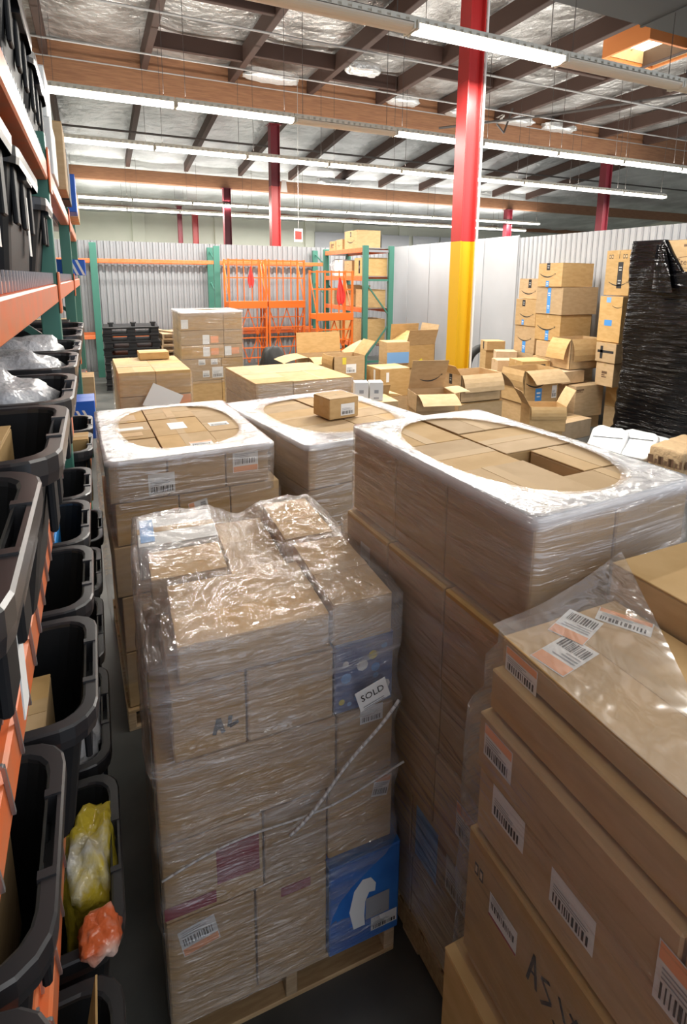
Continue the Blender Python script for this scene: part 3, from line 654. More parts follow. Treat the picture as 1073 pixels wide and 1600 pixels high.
# near left rack: beams and uprights, wire decks
nr = root('storage_rack', 'orange beamed rack full of black totes along the left edge', 'rack', (0, 0, 0))
LEV = (.42, 1.09, 1.675, 2.275, 2.815)
for y in (.42, 2.95, 5.42, 7.9):
    for x in (-.19, -1.0):
        up = upright(nr, x, y, 3.02, .08, .09)
    for z in (.3, 1.2, 2.1): b = MB(); b.bar((-.22, y, z), (-.98, y, z+.6), .03, .03); b.build('brace', 'green', nr)
hb = MB()
for z in LEV:
    for y0, y1 in ((-1.9, .37), (.47, 2.90), (3.0, 5.37), (5.47, 7.85)):
        for x in (-.185, -1.0):
            b = MB()
            # stepped box beam with a raised upper lip
            b.cbox(x-.03, x+.035, y0, y1, z, z+.085, .006); b.cbox(x-.03, x+.015, y0, y1, z+.085, z+.11, .004); b.build('beam', 'orange', nr)
        b = MB(); n = int((y1-y0)/.055)
        for i in range(n): y = y0+(y1-y0)*(i+.5)/n; b.box(-.99, -.17, y-.003, y+.003, z+.112, z+.118)
        for x in (-.95, -.6, -.3, -.18): b.box(x-.003, x+.003, y0, y1, z+.106, z+.112)
        for i in range(n): y = y0+(y1-y0)*(i+.5)/n; b.box(-.168, -.163, y-.003, y+.003, z+.088, z+.135)
        if z in (LEV[1], LEV[2]):
            n2 = int((y1-y0)/.105)
            for i in range(n2): y = y0+(y1-y0)*(i+.5)/n2; b.bar((-.147, y-.02, z+.116), (-.147, y+.012, z+.012), .005, .005); b.bar((-.147, y-.02, z+.116), (-.19, y-.02, z+.118), .005, .005)
        o = b.build('wire_deck', 'steel', nr)
    for y in (2.95, 5.42, .42):
        b = MB(); b.cbox(-.148, -.140, y-.05, y+.05, z-.05, z+.14, .002); b.build('beam_bracket', 'orange', nr)

# ------------------------------------------------------------------ totes
def rr_loop(sx, sy, r, z):
    """rounded rectangle with fixed points so that the rim slots line up: +x side has points at y = -.5, -.065, .065, .5"""
    P = []
    def arc(cx, cy, a0):
        for i in range(5): a = a0+math.pi/2*i/4; P.append((cx+r*math.cos(a), cy+r*math.sin(a), z))
    arc(sx/2-r, -sy/2+r, -math.pi/2); P.append((sx/2, -.065, z)); P.append((sx/2, .065, z)); arc(sx/2-r, sy/2-r, 0)
    P.append((.065, sy/2, z)); P.append((-.065, sy/2, z)); arc(-sx/2+r, sy/2-r, math.pi/2); P.append((-sx/2, .065, z)); P.append((-sx/2, -.065, z))
    arc(-sx/2+r, -sy/2+r, math.pi); P.append((-.065, -sy/2, z)); P.append((.065, -sy/2, z)); return P
def make_tote(sx, sy, h, label):
    """sx runs into the shelf, sy along the aisle; rim included in sx, sy"""
    o = root('storage_tote', label, 'tote')
    b = MB(); bx, by = sx-.05, sy-.05; k = .88
    L = [rr_loop(bx*k, by*k, .05, 0), rr_loop(bx*(k+.06), by*(k+.06), .055, h*.5), rr_loop(bx, by, .06, h-.012), rr_loop(bx-.008, by-.008, .058, h-.012), rr_loop(bx*(k+.06)-.01, by*(k+.06)-.01, .055, h*.5), rr_loop(bx*k-.01, by*k-.01, .05, .006)]
    b.loft(L); n = len(L[0]); b.f.append(tuple(range(n))[::-1]); b.m.append(0); b.f.append(tuple(range(5*n, 6*n))); b.m.append(0)
    b.build('body', 'tote', o, smooth=False)
    rm = MB(); Q = [rr_loop(sx-.006, sy-.006, .07, h-.05), rr_loop(sx, sy, .07, h-.03), rr_loop(sx, sy, .07, h-.004), rr_loop(sx-.008, sy-.008, .068, h), rr_loop(sx-.020, sy-.020, .064, h), rr_loop(sx-.048, sy-.048, .06, h), rr_loop(bx-.008, by-.008, .058, h-.004), rr_loop(bx-.008, by-.008, .058, h-.02)]
    m = len(Q[0])
    for l in Q: rm.v += l
    for kx in range(len(Q)-1):
        for i in range(m):
            if kx == 4 and i in (5, 12, 19, 26): continue      # the hand slots
            rm.f.append((kx*m+i, kx*m+(i+1) % m, (kx+1)*m+(i+1) % m, (kx+1)*m+i)); rm.m.append(0)
    rm.build('rim', 'totegrey', o)
    hb = MB()
    for sg in (1, -1): 
        hb = MB(); x = sg*(sx/2-.016); lo = []
        for (y, zz) in ((-.085, h-.06), (-.080, h+.003), (-.066, h+.003), (-.060, h-.05), (.060, h-.05), (.066, h+.003), (.080, h+.003), (.085, h-.06)): lo.append((y, zz))
        hb.loft([[(x-.014, y, zz) for y, zz in lo], [(x+.012, y, zz) for y, zz in lo]], True, 0, True); hb.build('handle', 'totegrey', o)
    rb = MB(); rb.cbox(-.006, .008, -.035, .035, h*.42, h-.045, .004); rm_ = rb.mesh('rib', ['tote'])
    m3 = 3 if sy > .6 else 2
    for i in range(m3):
        y = (i-(m3-1)/2)*by*.34; 
        for sg in (1,): link('rib', rm_, o, (sg*(bx/2*.985), y, 0))
    rb2 = MB(); rb2.cbox(-.035, .035, -.008, .006, h*.42, h-.045, .004); rm2 = rb2.mesh('rib', ['tote'])
    for sg in (-1, 1):
        for x in (-bx*.25, bx*.25): link('rib', rm2, o, (x, sg*by/2*.985, 0))
    return o
def sticker(o, x, y, z, w, h): 
    b = MB(); b.box(x, x+.002, y-w/2, y+w/2, z-h/2, z+h/2); b.build('paper_strip', 'paper', o)
T_long = make_tote(.52, .73, .36, 'black tote')
T_mid = make_tote(.76, .455, .31, 'black tote')
T_nar = make_tote(.76, .41, .31, 'black tote')
T_low = make_tote(.76, .50, .36, 'black tote')
used = set()
o_st = []
def place(T, x, y, z, label, grp, st=None):
    if T not in used: used.add(T); o = T; o.location = (x, y, z); o['label'] = label
    else:
        o = T.copy(); COL.objects.link(o); o['label'] = label; o.location = (x, y, z)
        for ch in T.children: d = ch.copy(); COL.objects.link(d); d.parent = o
    o['group'] = grp
    if st: o_st.append((o, st))
    return o
g3 = 'black totes on the middle shelf'; g4 = 'black totes on the shelf below the middle'; g5 = 'black totes on the lowest shelf'; g2 = 'black totes on the shelf above eye level'; g1 = 'black totes on the top shelf'
Z3 = 1.795
for i, (ye, xe, lab) in enumerate(((.95, -.089, 'open black tote nearest camera on the middle shelf, paper strip on its side'), (1.43, -.069, 'open black tote, second on middle shelf, holding a brown box'), (1.89, -.063, 'open black tote, third on middle shelf, holding pale plastic'), (2.43, -.069, 'open black tote, fourth on middle shelf, holding grey plastic'), (2.90, -.066, 'open black tote, fifth on middle shelf by the green post'), (3.50, -.07, 'open black tote, sixth on middle shelf, beyond the green post'), (3.97, -.07, 'farthest open black tote on middle shelf'))):
    place(T_mid, xe-.38, ye-.2275, Z3, lab, g3, (.345, .05, .155, .045, .26) if i == 0 else None)
Z4 = 1.21
for i, (ye, xe, lab) in enumerate(((.64, -.10, 'open black tote nearest camera on second shelf up'), (1.07, -.108, 'open black tote second from camera on second shelf up, brown box inside'), (1.49, -.052, 'open black tote third from camera on second shelf up, brown carton inside'), (1.92, -.060, 'empty black tote just nearer than the bright blue box'), (2.34, -.070, 'black tote holding a bright blue box'), (2.76, -.066, 'empty black tote just beyond the bright blue box'), (3.40, -.06, 'black tote beyond the green post on second shelf up'), (3.83, -.06, 'farther black tote beyond the green post on second shelf up'))):
    place(T_nar, xe-.38, ye-.205, Z4, lab, g4)
Z5 = .535
for i, (ye, xe, lab) in enumerate(((.55, -.05, 'black tote nearest camera on lowest shelf'), (1.08, -.045, 'black tote on lowest shelf, open brown box inside, orange bag on its far rim'), (1.62, -.035, 'black tote on lowest shelf stuffed with yellow snack bags'), (2.15, -.05, 'black tote on lowest shelf with crinkled silver bag'), (2.68, -.06, 'empty black tote fifth on lowest shelf'), (3.22, -.06, 'empty black tote sixth on lowest shelf'), (3.78, -.047, 'empty black tote seventh on lowest shelf'))):
    place(T_low, xe-.38, ye-.25, Z5, lab, g5)
X2, Z2 = -.165-.26, 2.395
for i, (ye, lab) in enumerate(((1.05, 'black tote nearest camera on shelf above eye level'), (1.80, 'black tote with pale streaked strip, second on shelf above eye level'), (2.55, 'black tote third on shelf above eye level, white strips'), (3.02, 'black tote at end of shelf above eye level, beside green post'))):
    place(T_long if i < 3 else T_mid, X2 if i < 3 else X2-.10, ye-(.365 if i < 3 else .2275), Z2, lab, g2, ((.232, .1, .17, .06, .2) if i in (1, 2) else None))
for i, (ye, lab) in enumerate(((1.2, 'black tote nearest camera on top shelf at the frame edge'), (1.95, 'black tote second along the top shelf'), (2.70, 'black tote third along the top shelf'), (3.45, 'black tote fourth along the top shelf before the white boxes'))):
    place(T_long, -.15-.26, ye-.365, 2.935, lab, g1)
for i, (ye, lab) in enumerate(((1.2, 'upper black tote nearest camera, stacked on the top shelf totes'), (1.95, 'upper black tote second along, stacked on the top shelf totes'))):
    place(T_long, -.15-.26, ye-.365, 3.30, lab, g1)
for o, (x, y, z, w, h) in o_st: sticker(o, x, y, z, w, h)
# things in and beside the totes
carton((-.60, 1.04), 1.805, .42, .30, .28, 0, 'brown box standing inside second tote of the middle shelf')
crumple('plastic_bag', 'pale crinkled plastic inside third tote of the middle shelf', 'bag', (-.40, 1.66, 1.81), (.56, .34, .33), 'silver_bag', 1)
crumple('plastic_bag', 'pale crinkled plastic inside fourth tote of the middle shelf', 'bag', (-.40, 2.20, 1.81), (.56, .34, .33), 'silver_bag', 2)
crumple('plastic_bag', 'pale plastic inside fifth tote of the middle shelf', 'bag', (-.41, 2.67, 1.81), (.56, .34, .33), 'silver_bag', 3)
crumple('plastic_bag', 'crinkled pink white plastic in nearest tote of the middle shelf', 'bag', (-.43, .72, 1.81), (.54, .32, .27), 'clearbag', 5)
carton((-.70, .72), 1.225, .50, .26, .22, 0, 'brown box inside second tote, second shelf up')
carton((-.62, 1.16), 1.225, .46, .22, .22, 0, 'brown carton inside third tote, second shelf up')
carton((-.52, 1.60), 1.225, .16, .24, .26, 0, 'narrow tan carton at the back of fourth tote, second shelf up')
bb = carton((-.46, 2.02), 1.23, .28, .24, .27, 0, 'bright blue retail box standing in a black tote', card='cyanbox', tape=False, marks=[('fill:skyblue', 'y-', .55, .5, .06, .03), ('fill:skyblue', 'y-', .55, .7, .06, .03), ('fill:skyblue', 'x+', .55, .6, .06, .05)])
crumple('snack_bag', 'shiny yellow and white snack bags bulging from a low tote', 'bag', (-.115, 1.40, .60), (.14, .27, .32), 'yellowbag', 7, amp=.22, sq=.65)
crumple('snack_bag', 'shiny orange and white bag draped over a low tote rim', 'bag', (-.09, 1.14, .885), (.085, .10, .055), 'orangebag', 8, amp=.22, sq=.7)
crumple('foil_bag', 'crinkled silver foil bag in a low tote', 'bag', (-.145, 1.92, .60), (.13, .34, .28), 'silver_bag', 12, amp=.35)
carton((-.55, .64), .555, .42, .36, .26, 0, 'open brown box inside second tote of the lowest shelf', opened={'x+': 10, 'y-': 20})
carton((-.55, 3.6), 2.95, .40, .5, .3, 0, 'lower white box on the top shelf beyond the totes', card='white_card', tape=False)
carton((-.56, 3.62), 3.252, .40, .5, .26, 0, 'upper white box on the top shelf beyond the totes', card='white_card', tape=False)
carton((-.50, 4.2), 2.95, .39, .45, .42, 0, 'kraft box on top shelf beyond the white boxes')
carton((-.50, 4.75), 2.95, .39, .5, .36, 0, 'dark grey box on top shelf beyond the kraft box', card='rubber', tape=False)
carton((-.48, 5.6), 2.95, .40, .4, .32, 0, 'blue box near far end of the top shelf', card='royal', tape=False)
carton((-.48, 6.1), 2.95, .40, .4, .22, 0, 'pale box near far end of the top shelf', card='card_pale')
carton((-.48, 6.6), 2.95, .40, .4, .30, 0, 'tan box at far end of the top shelf')
sb = carton((-.45, 5.55), 2.40, .40, .35, .14, 0, 'blue shoe box with three white stripes on the shelf end', card='royal', tape=False, marks=[('stripes3', 'y-', .72, .5, .14, .13)], cat='shoe box')
carton((-.60, 5.6), 1.77, .40, .5, .22, 0, 'beige box on the middle shelf past the second post', card='card_pale')
carton((-.62, 5.05), 1.77, .42, .28, .26, 0, 'dark box on the middle shelf by the second post', card='rubber', tape=False)
carton((-.30, 3.2), 1.17, .22, .16, .36, 0, 'tall tan carton beside the green post, second shelf up')
carton((-.35, 4.5), 1.17, .30, .3, .3, 0, 'blue shoe carton with stripes on second shelf up, past the post', card='royal', tape=False, marks=[('stripes3', 'x+', .5, .6, .12, .1), ('stripes3', 'y-', .6, .6, .12, .1)], cat='shoe box')
carton((-.35, 5.6), 1.17, .30, .3, .3, 0, 'small tan carton at far end of second shelf up')

# ------------------------------------------------------------------ load A: wrapped stack with the SOLD sheet
A0, AR = (.06, 1.385), -2
dA = 'stack with the SOLD sheet'
gA = 'cartons of the stack with the SOLD sheet'
pallet('wooden pallet under the stack with the SOLD sheet', .06+.385*math.cos(R(-2))-.44*math.sin(R(-2)), 1.385+.385*math.sin(R(-2))+.44*math.cos(R(-2)), AR, .77, .87)
ys = [0, .43, .87]
stack(dA, A0, AR, [(1.06, 1.30, [.05, .26, .53, .735], ys), (.80, 1.055, [0, .54, .74], ys), (.52, .795, [.0, .30, .51, .745], ys), (.13, .515, [-.0, .27, .51], ys)], gA,
      marks={(0, 0, 0): [('marker AL', 'y-', .72, .35, .07, .05)], (0, 2, 0): [('pattern', 'y-', .5, .5, .19, .23)], (1, 1, 0): [('white', 'y-', .6, .9, .08, .06)],
             (2, 0, 0): [('fill:red_print', 'y-', .74, .52, .13, .13), ('fill:red_print', 'y-', .25, .14, .15, .045)], (2, 2, 0): [('ship', 'y-', .82, .80, .06, .08, -12)],
             (3, 0, 0): [('shipb', 'y-', .35, .80, .11, .10, 10)], (3, 1, 0): [('fill:red_print', 'y-', .55, .88, .10, .035)]}, mats={(0, 2, 0): 'navy_print'})
def atA(x, y): return (A0[0]+math.cos(R(AR))*x-math.sin(R(AR))*y, A0[1]+math.sin(R(AR))*x+math.cos(R(AR))*y)
carton(atA(.51, -.015), .13, .265, .44, .37, AR, 'blue printed carton at lower right front of the SOLD stack', [('curl', 'y-', .5, .48, .14, .20), ('fill:greyink', 'y-', .68, .38, .09, .09), ('white', 'y-', .78, .17, .10, .055)], 'blue_box', tape=False)
carton(atA(.51, .435), .13, .245, .43, .385, AR, 'plain carton behind the blue printed one, SOLD stack', group=gA)
AT = [(.075, .0, .44, .33, 1.302, .12, 'wide flat carton at front top of the SOLD stack', 'card'), (.525, .0, .20, .42, 1.302, .14, 'carton at front right top of the SOLD stack', 'card'),
      (.03, .36, .25, .20, 1.302, .13, 'small carton left of centre on top of the SOLD stack', 'card'), (.0, .60, .29, .26, 1.302, .135, 'white and blue carton at back left top of the SOLD stack', 'white_card'),
      (.31, .52, .20, .34, 1.302, .06, 'low carton in the hollow on top of the SOLD stack', 'card'), (.52, .50, .20, .36, 1.302, .12, 'carton at back right top of the SOLD stack', 'card'), (.30, .32, .20, .18, 1.302, .075, 'small low carton in the middle of the SOLD stack top', 'card')]
for x, y, w, d, z, h, lab, cd in AT:
    carton(atA(x, y), z, w, d, h, AR, lab, [('fill:skyblue', 'x-', .5, .5, .18, .09), ('fill:skyblue', 'top', .12, .5, .05, .2)] if cd == 'white_card' else [], cd, group=gA)
# clear sheet draped over it: hangs between the carton tops, then runs down as a wrinkled skirt
def drape(x, y):
    h = 1.30
    for bx, by, w, d, z, hh, *_ in AT:
        dx = max(bx-x, 0, x-bx-w); dy = max(by-y, 0, y-by-d); h = max(h, z+hh+.004-.62*math.hypot(dx, dy))
    return h+.008
sm = MB(); loops = []
zs = [.14+.04*k for k in range(29)]
def prof(z):
    e = .012
    for zc, a, wd in ((1.28, .018, .05), (1.06, .022, .04), (.80, .016, .04), (.55, .02, .05)): e += a*math.exp(-((z-zc)/wd)**2)
    return e
P0 = perim(.74, .875, .03, 128)
for z in zs:
    lp = []
    for i, (x, y) in enumerate(P0):
        e = prof(z); d = Vector((x/.76, y/.875)).normalized(); w = noise.noise(Vector((x*5, y*5, z*5)))*.006+abs(noise.noise(Vector((x*9+3, y*9, z*14))))*.007
        lp.append((x+d.x*(e+w), y+d.y*(e+w), z))
    loops.append(lp)
edge = loops[-1]
for k in range(0, 22):
    t = k/21; lp = []
    for (x, y, z) in edge:
        q = (1-t)**.9; px, py = x*q, y*q; h = drape(px+.375, py+.435)
        w = abs(noise.noise(Vector((px*13, py*13, 1))))*.018+noise.noise(Vector((px*30, py*30, 5)))*.004
        lp.append((px, py, max(h+w, 1.262 if k == 0 else 1.3)))
    loops.append(lp)
sm.loft(loops)
cA = atA(.375, .435)
fA = sm.build('stretch_film', ['bag'], None, (*cA, 0), R(AR), smooth=True)
va = []
for k, lp in enumerate(loops): va += [(.05+.16*math.exp(-((zs[k]-1.26)/.05)**2)+.22*math.exp(-((zs[k]-1.06)/.03)**2)+.12*math.exp(-((zs[k]-.80)/.03)**2) if zs[k] > .5 else .04) if k < len(zs) else .12*max(0, 1-(k-len(zs))/7)]*len(lp)
layers(fA, va)
tag(fA, 'clear crinkled plastic draped over and round the SOLD stack', 'plastic wrap')
# twisted rope of film running diagonally across the front
rp = MB(); pts = []
for k in range(25):
    t = k/24; x = .37+.36*t; z = .735+.36*t**1.1; pts.append(Vector((*atA(x, -.046-.006*math.sin(t*9)), z)))
for a, c in zip(pts, pts[1:]): rp.tube(a, c, .0055, 6)
tag(rp.build('film_rope', 'rope', smooth=True), 'twisted white rope of film slanting across the SOLD stack front', 'plastic wrap')
rp = MB(); pts = []
for k in range(25):
    t = k/24; x = .0+.76*t; z = .735+.10*t+.02*math.sin(t*7); pts.append(Vector((*atA(x, -.040), z)))
for a, c in zip(pts, pts[1:]): rp.tube(a, c, .0035, 6)
tag(rp.build('film_rope', 'rope', smooth=True), 'thin level strand of twisted film low on the SOLD stack front', 'plastic wrap')
so = root('paper_sign', 'white paper sheet reading SOLD stuck on the wrapped stack', 'sign', (*atA(.635, -.056), 1.150), R(AR))
b = MB(); X = Matrix.Rotation(R(-17), 4, 'Y'); b.box(-.052, .052, 0, .0012, -.036, .036, 0, X); b.build('sheet', 'paper', so)
lettering(so, 'SOLD', 'y-', .5, .0, .032, (0, 0, 0), 'ink', 17, off=.002); 
for k in range(2):
    b = MB(); b.box(-.040, .032, -.0015, -.0012, -.026-.007*k, -.0235-.007*k, 0, X); b.build('small_print', 'greyink', so)
for ch in so.children:
    if ch.name.startswith('lettering'):
        for v in ch.data.vertices: v.co += Vector((-.002, 0, .006))

# ------------------------------------------------------------------ load B: big wrapped block right of centre
B0, BR = (.905, .915), 3
dB = 'big wrapped block right of centre'; gB = 'cartons of the big wrapped block'
pallet('wooden pallet under the big wrapped block', .905+.29-.02, .915+.46, BR, .56, .88)
yb = [0, .31, .61, .90]
stack(dB, B0, BR, [(1.53, 1.85, [0, .295, .59], yb), (1.22, 1.525, [-.03, .28, .585], [-.03, .29, .6, .90]), (.95, 1.215, [-.01, .29, .58], yb), (.68, .945, [-.02, .29, .58], yb), (.40, .675, [.0, .29, .58], [0, .45, .90]), (.13, .395, [.01, .29, .58], [0, .45, .90])], gB,
      marks={(1, 0, 0): [('ship', 'top', .75, .12, .1, .06)], (3, 0, 0): [('ship', 'x-', .5, .55, .08, .12)], (1, 0, 2): [('white', 'x-', .5, .6, .07, .09)], (4, 0, 0): [('white', 'x-', .55, .55, .10, .13), ('fill:skyblue', 'x-', .2, .5, .12, .2)], (5, 0, 0): [('white', 'x-', .75, .6, .09, .14)], (5, 0, 1): [('white', 'x-', .6, .4, .09, .12)]},
      mats={(0, i_, j_): None for i_ in (0, 1) for j_ in (0, 1, 2)})
def atB(x, y): return (B0[0]+math.cos(R(BR))*x-math.sin(R(BR))*y, B0[1]+math.sin(R(BR))*x+math.cos(R(BR))*y)
for x, y, w, d, lab in ((0, 0, .29, .335, 'front left corner'), (0, .337, .29, .27, 'middle left'), (0, .61, .29, .29, 'back left corner'), (.294, 0, .296, .188, 'front right corner'), (.392, .192, .198, .215, 'right of the open slot'), (.294, .411, .296, .24, 'right side behind open slot'), (.294, .654, .296, .246, 'back right corner')):
    carton(atB(x, y), 1.53, w, d, .32+random.uniform(-.004, .003), BR, f'tan carton, {lab} of top layer, big wrapped block', group=gB, seam=random.choice('xy'))
shell('hazy stretch film round the big block right of centre, oval opening on top', B0, BR, .59, .90, .25, 1.85, oval=(.88, .88), squareness=2.2, off=.012, profile=lambda z: .030*(z < 1.515)*(1-.3*(z < 1.2)), seed=3, rows=40)

# ------------------------------------------------------------------ load C: right front stack
C0, CR = (.735, -.14), 0
dC = 'right front stack'; gC = 'cartons of the right front stack'
pallet('wooden pallet under the right front stack', 1.08, .34, CR, .78, .95)
yc = [0, .32, .64, .96]
stack(dC, C0, CR, [(1.60, 1.662, [0, .335], [0, .46, .955]), (1.50, 1.595, [-.025, .33], [0, .36, .955]), (1.36, 1.495, [-.045, .30, .68], [0, .5, .96]), (1.20, 1.355, [-.04, .30, .68], [0, .42, .955]), (.86, 1.195, [-.05, .30, .68], [0, .34, .965]), (.50, .855, [-.04, .30, .68], yc), (.13, .495, [-.02, .30, .68], yc)], gC,
      marks={(0, 0, 1): [('ship', 'x-', .12, .35, .09, .055), ('ship', 'top', .22, .80, .075, .12, 100), ('ship', 'top', .50, .92, .075, .11, 110), ('ship', 'top', .84, .86, .11, .055, -60), ('shipb', 'top', .90, .28, .10, .075, 5)],
             (2, 0, 1): [('ship', 'x-', .14, .62, .085, .075)], (3, 0, 1): [('white', 'x-', .18, .78, .095, .075), ('white', 'x-', .50, .66, .10, .075)], (2, 0, 0): [('ship', 'x-', .05, .30, .12, .11)],
             (1, 0, 0): [('shipb', 'x-', .6, .4, .08, .08)],
             (4, 0, 1): [('redline', 'x-', .20, .66, .085, .06), ('scribble', 'x-', .46, .60, .17, .15), ('fill:paper', 'x-', .72, .82, .015, .03), ('fill:paper', 'x-', .80, .5, .03, .02), ('cartonmarks', 'x-', .07, .76, .03, .03)], (5, 0, 2): [('white', 'x-', .55, .6, .10, .10)]})
carton((1.075, .30), 1.50, .33, .54, .245, CR, 'raised carton standing higher on top of the right front stack', [('ship', 'top', .35, .30, .1, .1)], group=gC)
carton((1.075, -.14), 1.50, .33, .43, .18, CR, 'carton at near right top of the right front stack', group=gC)
carton((.655, .45), .13, .06, .40, .70, 0, 'flat carton standing on edge against the right front stack', [('white', 'x-', .5, .62, .1, .12)], tape=False)
shell('thin stretch film round the right front stack', C0, CR, .68, .96, .35, 1.665, side='film_light', oval=(.80, .80), off=.012, profile=lambda z: .040*(z < 1.49)+.018*(1.49 <= z < 1.6), seed=9, rows=36, topm='film_light', squareness=5, lip=False)
# tent of clear film from the raised carton down to the far corner
t = MB(); lo = []
for k in range(13):
    q = k/12; a = Vector((.728, .835-.30*0, 1.672)).lerp(Vector((.72, .36, 1.672)), q); c = Vector((1.10, .835, 1.765)).lerp(Vector((.86, .45, 1.672)), q); row = []
    for i in range(13):
        u = i/12; p = a.lerp(c, u); p.z += -.02*math.sin(math.pi*u)*(1-q)+.002*noise.noise(Vector((p.x*20, p.y*20, 0)))+.004; p.z = max(p.z, 1.669); row.append(p)
    lo.append(row)
t.loft(lo, False); tag(t.build('film_flap', 'film_light', smooth=True), 'loose flap of clear film stretched over a far corner of the right front stack', 'plastic wrap')

# ------------------------------------------------------------------ load P: left middle stack with white film cap
P0_, PR = (.0, 2.80), 2
dP = 'left middle stack'; gP = 'cartons of the left middle stack'
pallet('wooden pallet under the left middle stack', .42, 3.38, PR, .86, 1.16)
yp = [0, .40, .78, 1.16]
stack(dP, P0_, PR, [(1.29, 1.50, [0, .28, .58, .82], yp), (1.06, 1.285, [0.02, .33, .60, .88], yp), (.78, 1.055, [0, .36, .86], [0, .58, 1.16]), (.46, .775, [0.02, .36, .85], [0, .58, 1.16]), (.13, .455, [0.02, .40, .85], [0, .58, 1.16])], gP,
      marks={(0, 2, 0): [('shipb', 'y-', .45, .62, .14, .11)], (1, 0, 0): [('white', 'y-', .75, .45, .11, .11)], (1, 1, 0): [('ship', 'y-', .38, .55, .11, .10, 100)], (0, 0, 0): [('white', 'y-', .9, .35, .13, .11)], (2, 0, 0): [('fill:paper', 'y-', .75, .8, .12, .08)], (0, 1, 0): [('ship', 'top', .7, .4, .12, .08), ('fill:paper', 'top', .3, .25, .12, .07)], (0, 1, 1): [('fill:paper', 'top', .5, .5, .10, .16)], (0, 0, 1): [('fill:paper', 'top', .6, .6, .14, .06), ('fill:card_pale', 'top', .5, .25, .16, .08)], (0, 0, 2): [('fill:card_pale', 'top', .6, .3, .10, .14)], (0, 1, 2): [('fill:card_pale', 'top', .5, .4, .05, .25)], (0, 2, 1): [('white', 'top', .4, .4, .12, .08)]})
shell('white bunched stretch film capping the left middle stack', P0_, PR, .84, 1.16, 1.24, 1.50, side='film', oval=(.80, .84), shift=(.02, .02), off=.014, seed=14, rows=12)
shell('thin clear film round the lower cartons of the left middle stack', P0_, PR, .86, 1.16, .30, 1.24, side='film_light', off=.03, seed=15, rows=24, lip=False)

# ------------------------------------------------------------------ load G: middle stack
G0, GR = (1.04, 2.80), 9
dG = 'middle stack behind the big block'; gG = 'cartons of the middle stack'
pallet('wooden pallet under the middle stack', 1.04+.5*math.cos(R(9))-.6*math.sin(R(9)), 2.8+.5*math.sin(R(9))+.6*math.cos(R(9)), GR, 1.0, 1.2)
yg = [0, .42, .84, 1.26]
stack(dG, G0, GR, [(1.20, 1.46, [0, .52, 1.02], yg), (.94, 1.195, [0, .52, 1.02], yg), (.66, .935, [0, .52, 1.02], yg), (.38, .655, [0, .52, 1.02], yg), (.13, .375, [0, .52, 1.02], yg)], gG, marks={(0, 1, 2): [('white', 'y-', .9, .7, .12, .1)]})
def atG(x, y): return (G0[0]+math.cos(R(GR))*x-math.sin(R(GR))*y, G0[1]+math.sin(R(GR))*x+math.cos(R(GR))*y)
carton(atG(.40, .42), 1.468, .235, .22, .145, GR, 'single tan carton with white label sitting on the middle stack', [('white', 'y-', .62, .42, .11, .08), ('tapeblack', 'top', .5, .5, .01, .01)])
shell('hazy stretch film round the middle stack behind the big block', G0, GR, 1.02, 1.26, .3, 1.46, oval=(.78, .78), off=.014, seed=21, rows=34)

# ------------------------------------------------------------------ loads E, H, D farther back
dE = 'low stack at far left'; pallet('wooden pallet under the low stack at far left', .64, 7.75, 1, .95, 1.3)
stack(dE, (.20, 7.1), 1, [(.94, 1.24, [0, .43, .86], [0, .45, .9, 1.35]), (.55, .935, [0, .43, .86], [0, .65, 1.35]), (.13, .545, [0, .43, .86], [0, .65, 1.35])], 'cartons of the low stack at far left', marks={(1, 1, 0): [('fill:orange_print', 'y-', .72, .82, .22, .12)]})
carton((.52, 8.1), 1.248, .40, .35, .10, 1, 'flat carton lying on top of the low stack at far left')
shell('clear stretch film round the low stack at far left', (.20, 7.1), 1, .86, 1.35, .3, 1.20, side='film_light', off=.02, seed=31, rows=22, lip=False)
ps = root('paper_sheet', 'white sheet hung diagonally on the low stack at far left', 'paper', (.70, 7.06, .88), R(1))
b = MB(); b.box(-.20, .20, -.004, 0, -.15, .15, 0, Matrix.Rotation(R(28), 4, 'Y')); b.build('sheet', 'paper', ps)
dH = 'open topped stack behind the middle stack'; pallet('wooden pallet under the open topped stack', 2.35, 6.95, 3, 1.2, 1.3)
stack(dH, (1.68, 6.3), 3, [(.86, 1.15, [0, .48, 1.30], [0, .65, 1.35]), (.5, .855, [0, .66, 1.30], [0, .65, 1.35]), (.13, .495, [0, .66, 1.30], [0, .65, 1.35])], 'cartons of the open topped stack')
shell('clear streaky film round the open topped stack', (1.68, 6.3), 3, 1.30, 1.35, .3, 1.13, side='film', off=.02, seed=41, rows=22, lip=False)
dD = 'tall far stack'; pallet('wooden pallet under the tall far stack', 1.89, 10.5, 0, 1.1, 1.05)
stack(dD, (1.34, 10.0), 0, [(1.46, 1.78, [0, .76, 1.10], [0, .5, 1.0]), (1.20, 1.455, [0, .76, 1.10], [0, .5, 1.0]), (.95, 1.195, [0, .76, 1.10], [0, .5, 1.0]), (.55, .945, [0, .70, 1.10], [0, .5, 1.0]), (.13, .545, [0, .7, 1.10], [0, .5, 1.0])], 'cartons of the tall far stack',
      marks={(0, 0, 0): [('fill:paper', 'y-', .10, .35, .12, .16)], (1, 0, 0): [('fill:paper', 'y-', .58, .35, .12, .17), ('fill:orange_print', 'y-', .78, .35, .14, .12)], (2, 0, 0): [('fill:paper', 'y-', .58, .5, .12, .17), ('fill:orange_print', 'y-', .78, .5, .14, .12)], (2, 1, 0): [('fill:paper', 'y-', .2, .5, .12, .17), ('fill:orange_print', 'y-', .6, .5, .14, .12)], (3, 0, 0): [('white', 'y-', .5, .85, .12, .1), ('white', 'y-', .82, .85, .12, .1), ('white', 'y-', .6, .3, .12, .12), ('white', 'y-', .9, .35, .2, .2)]})
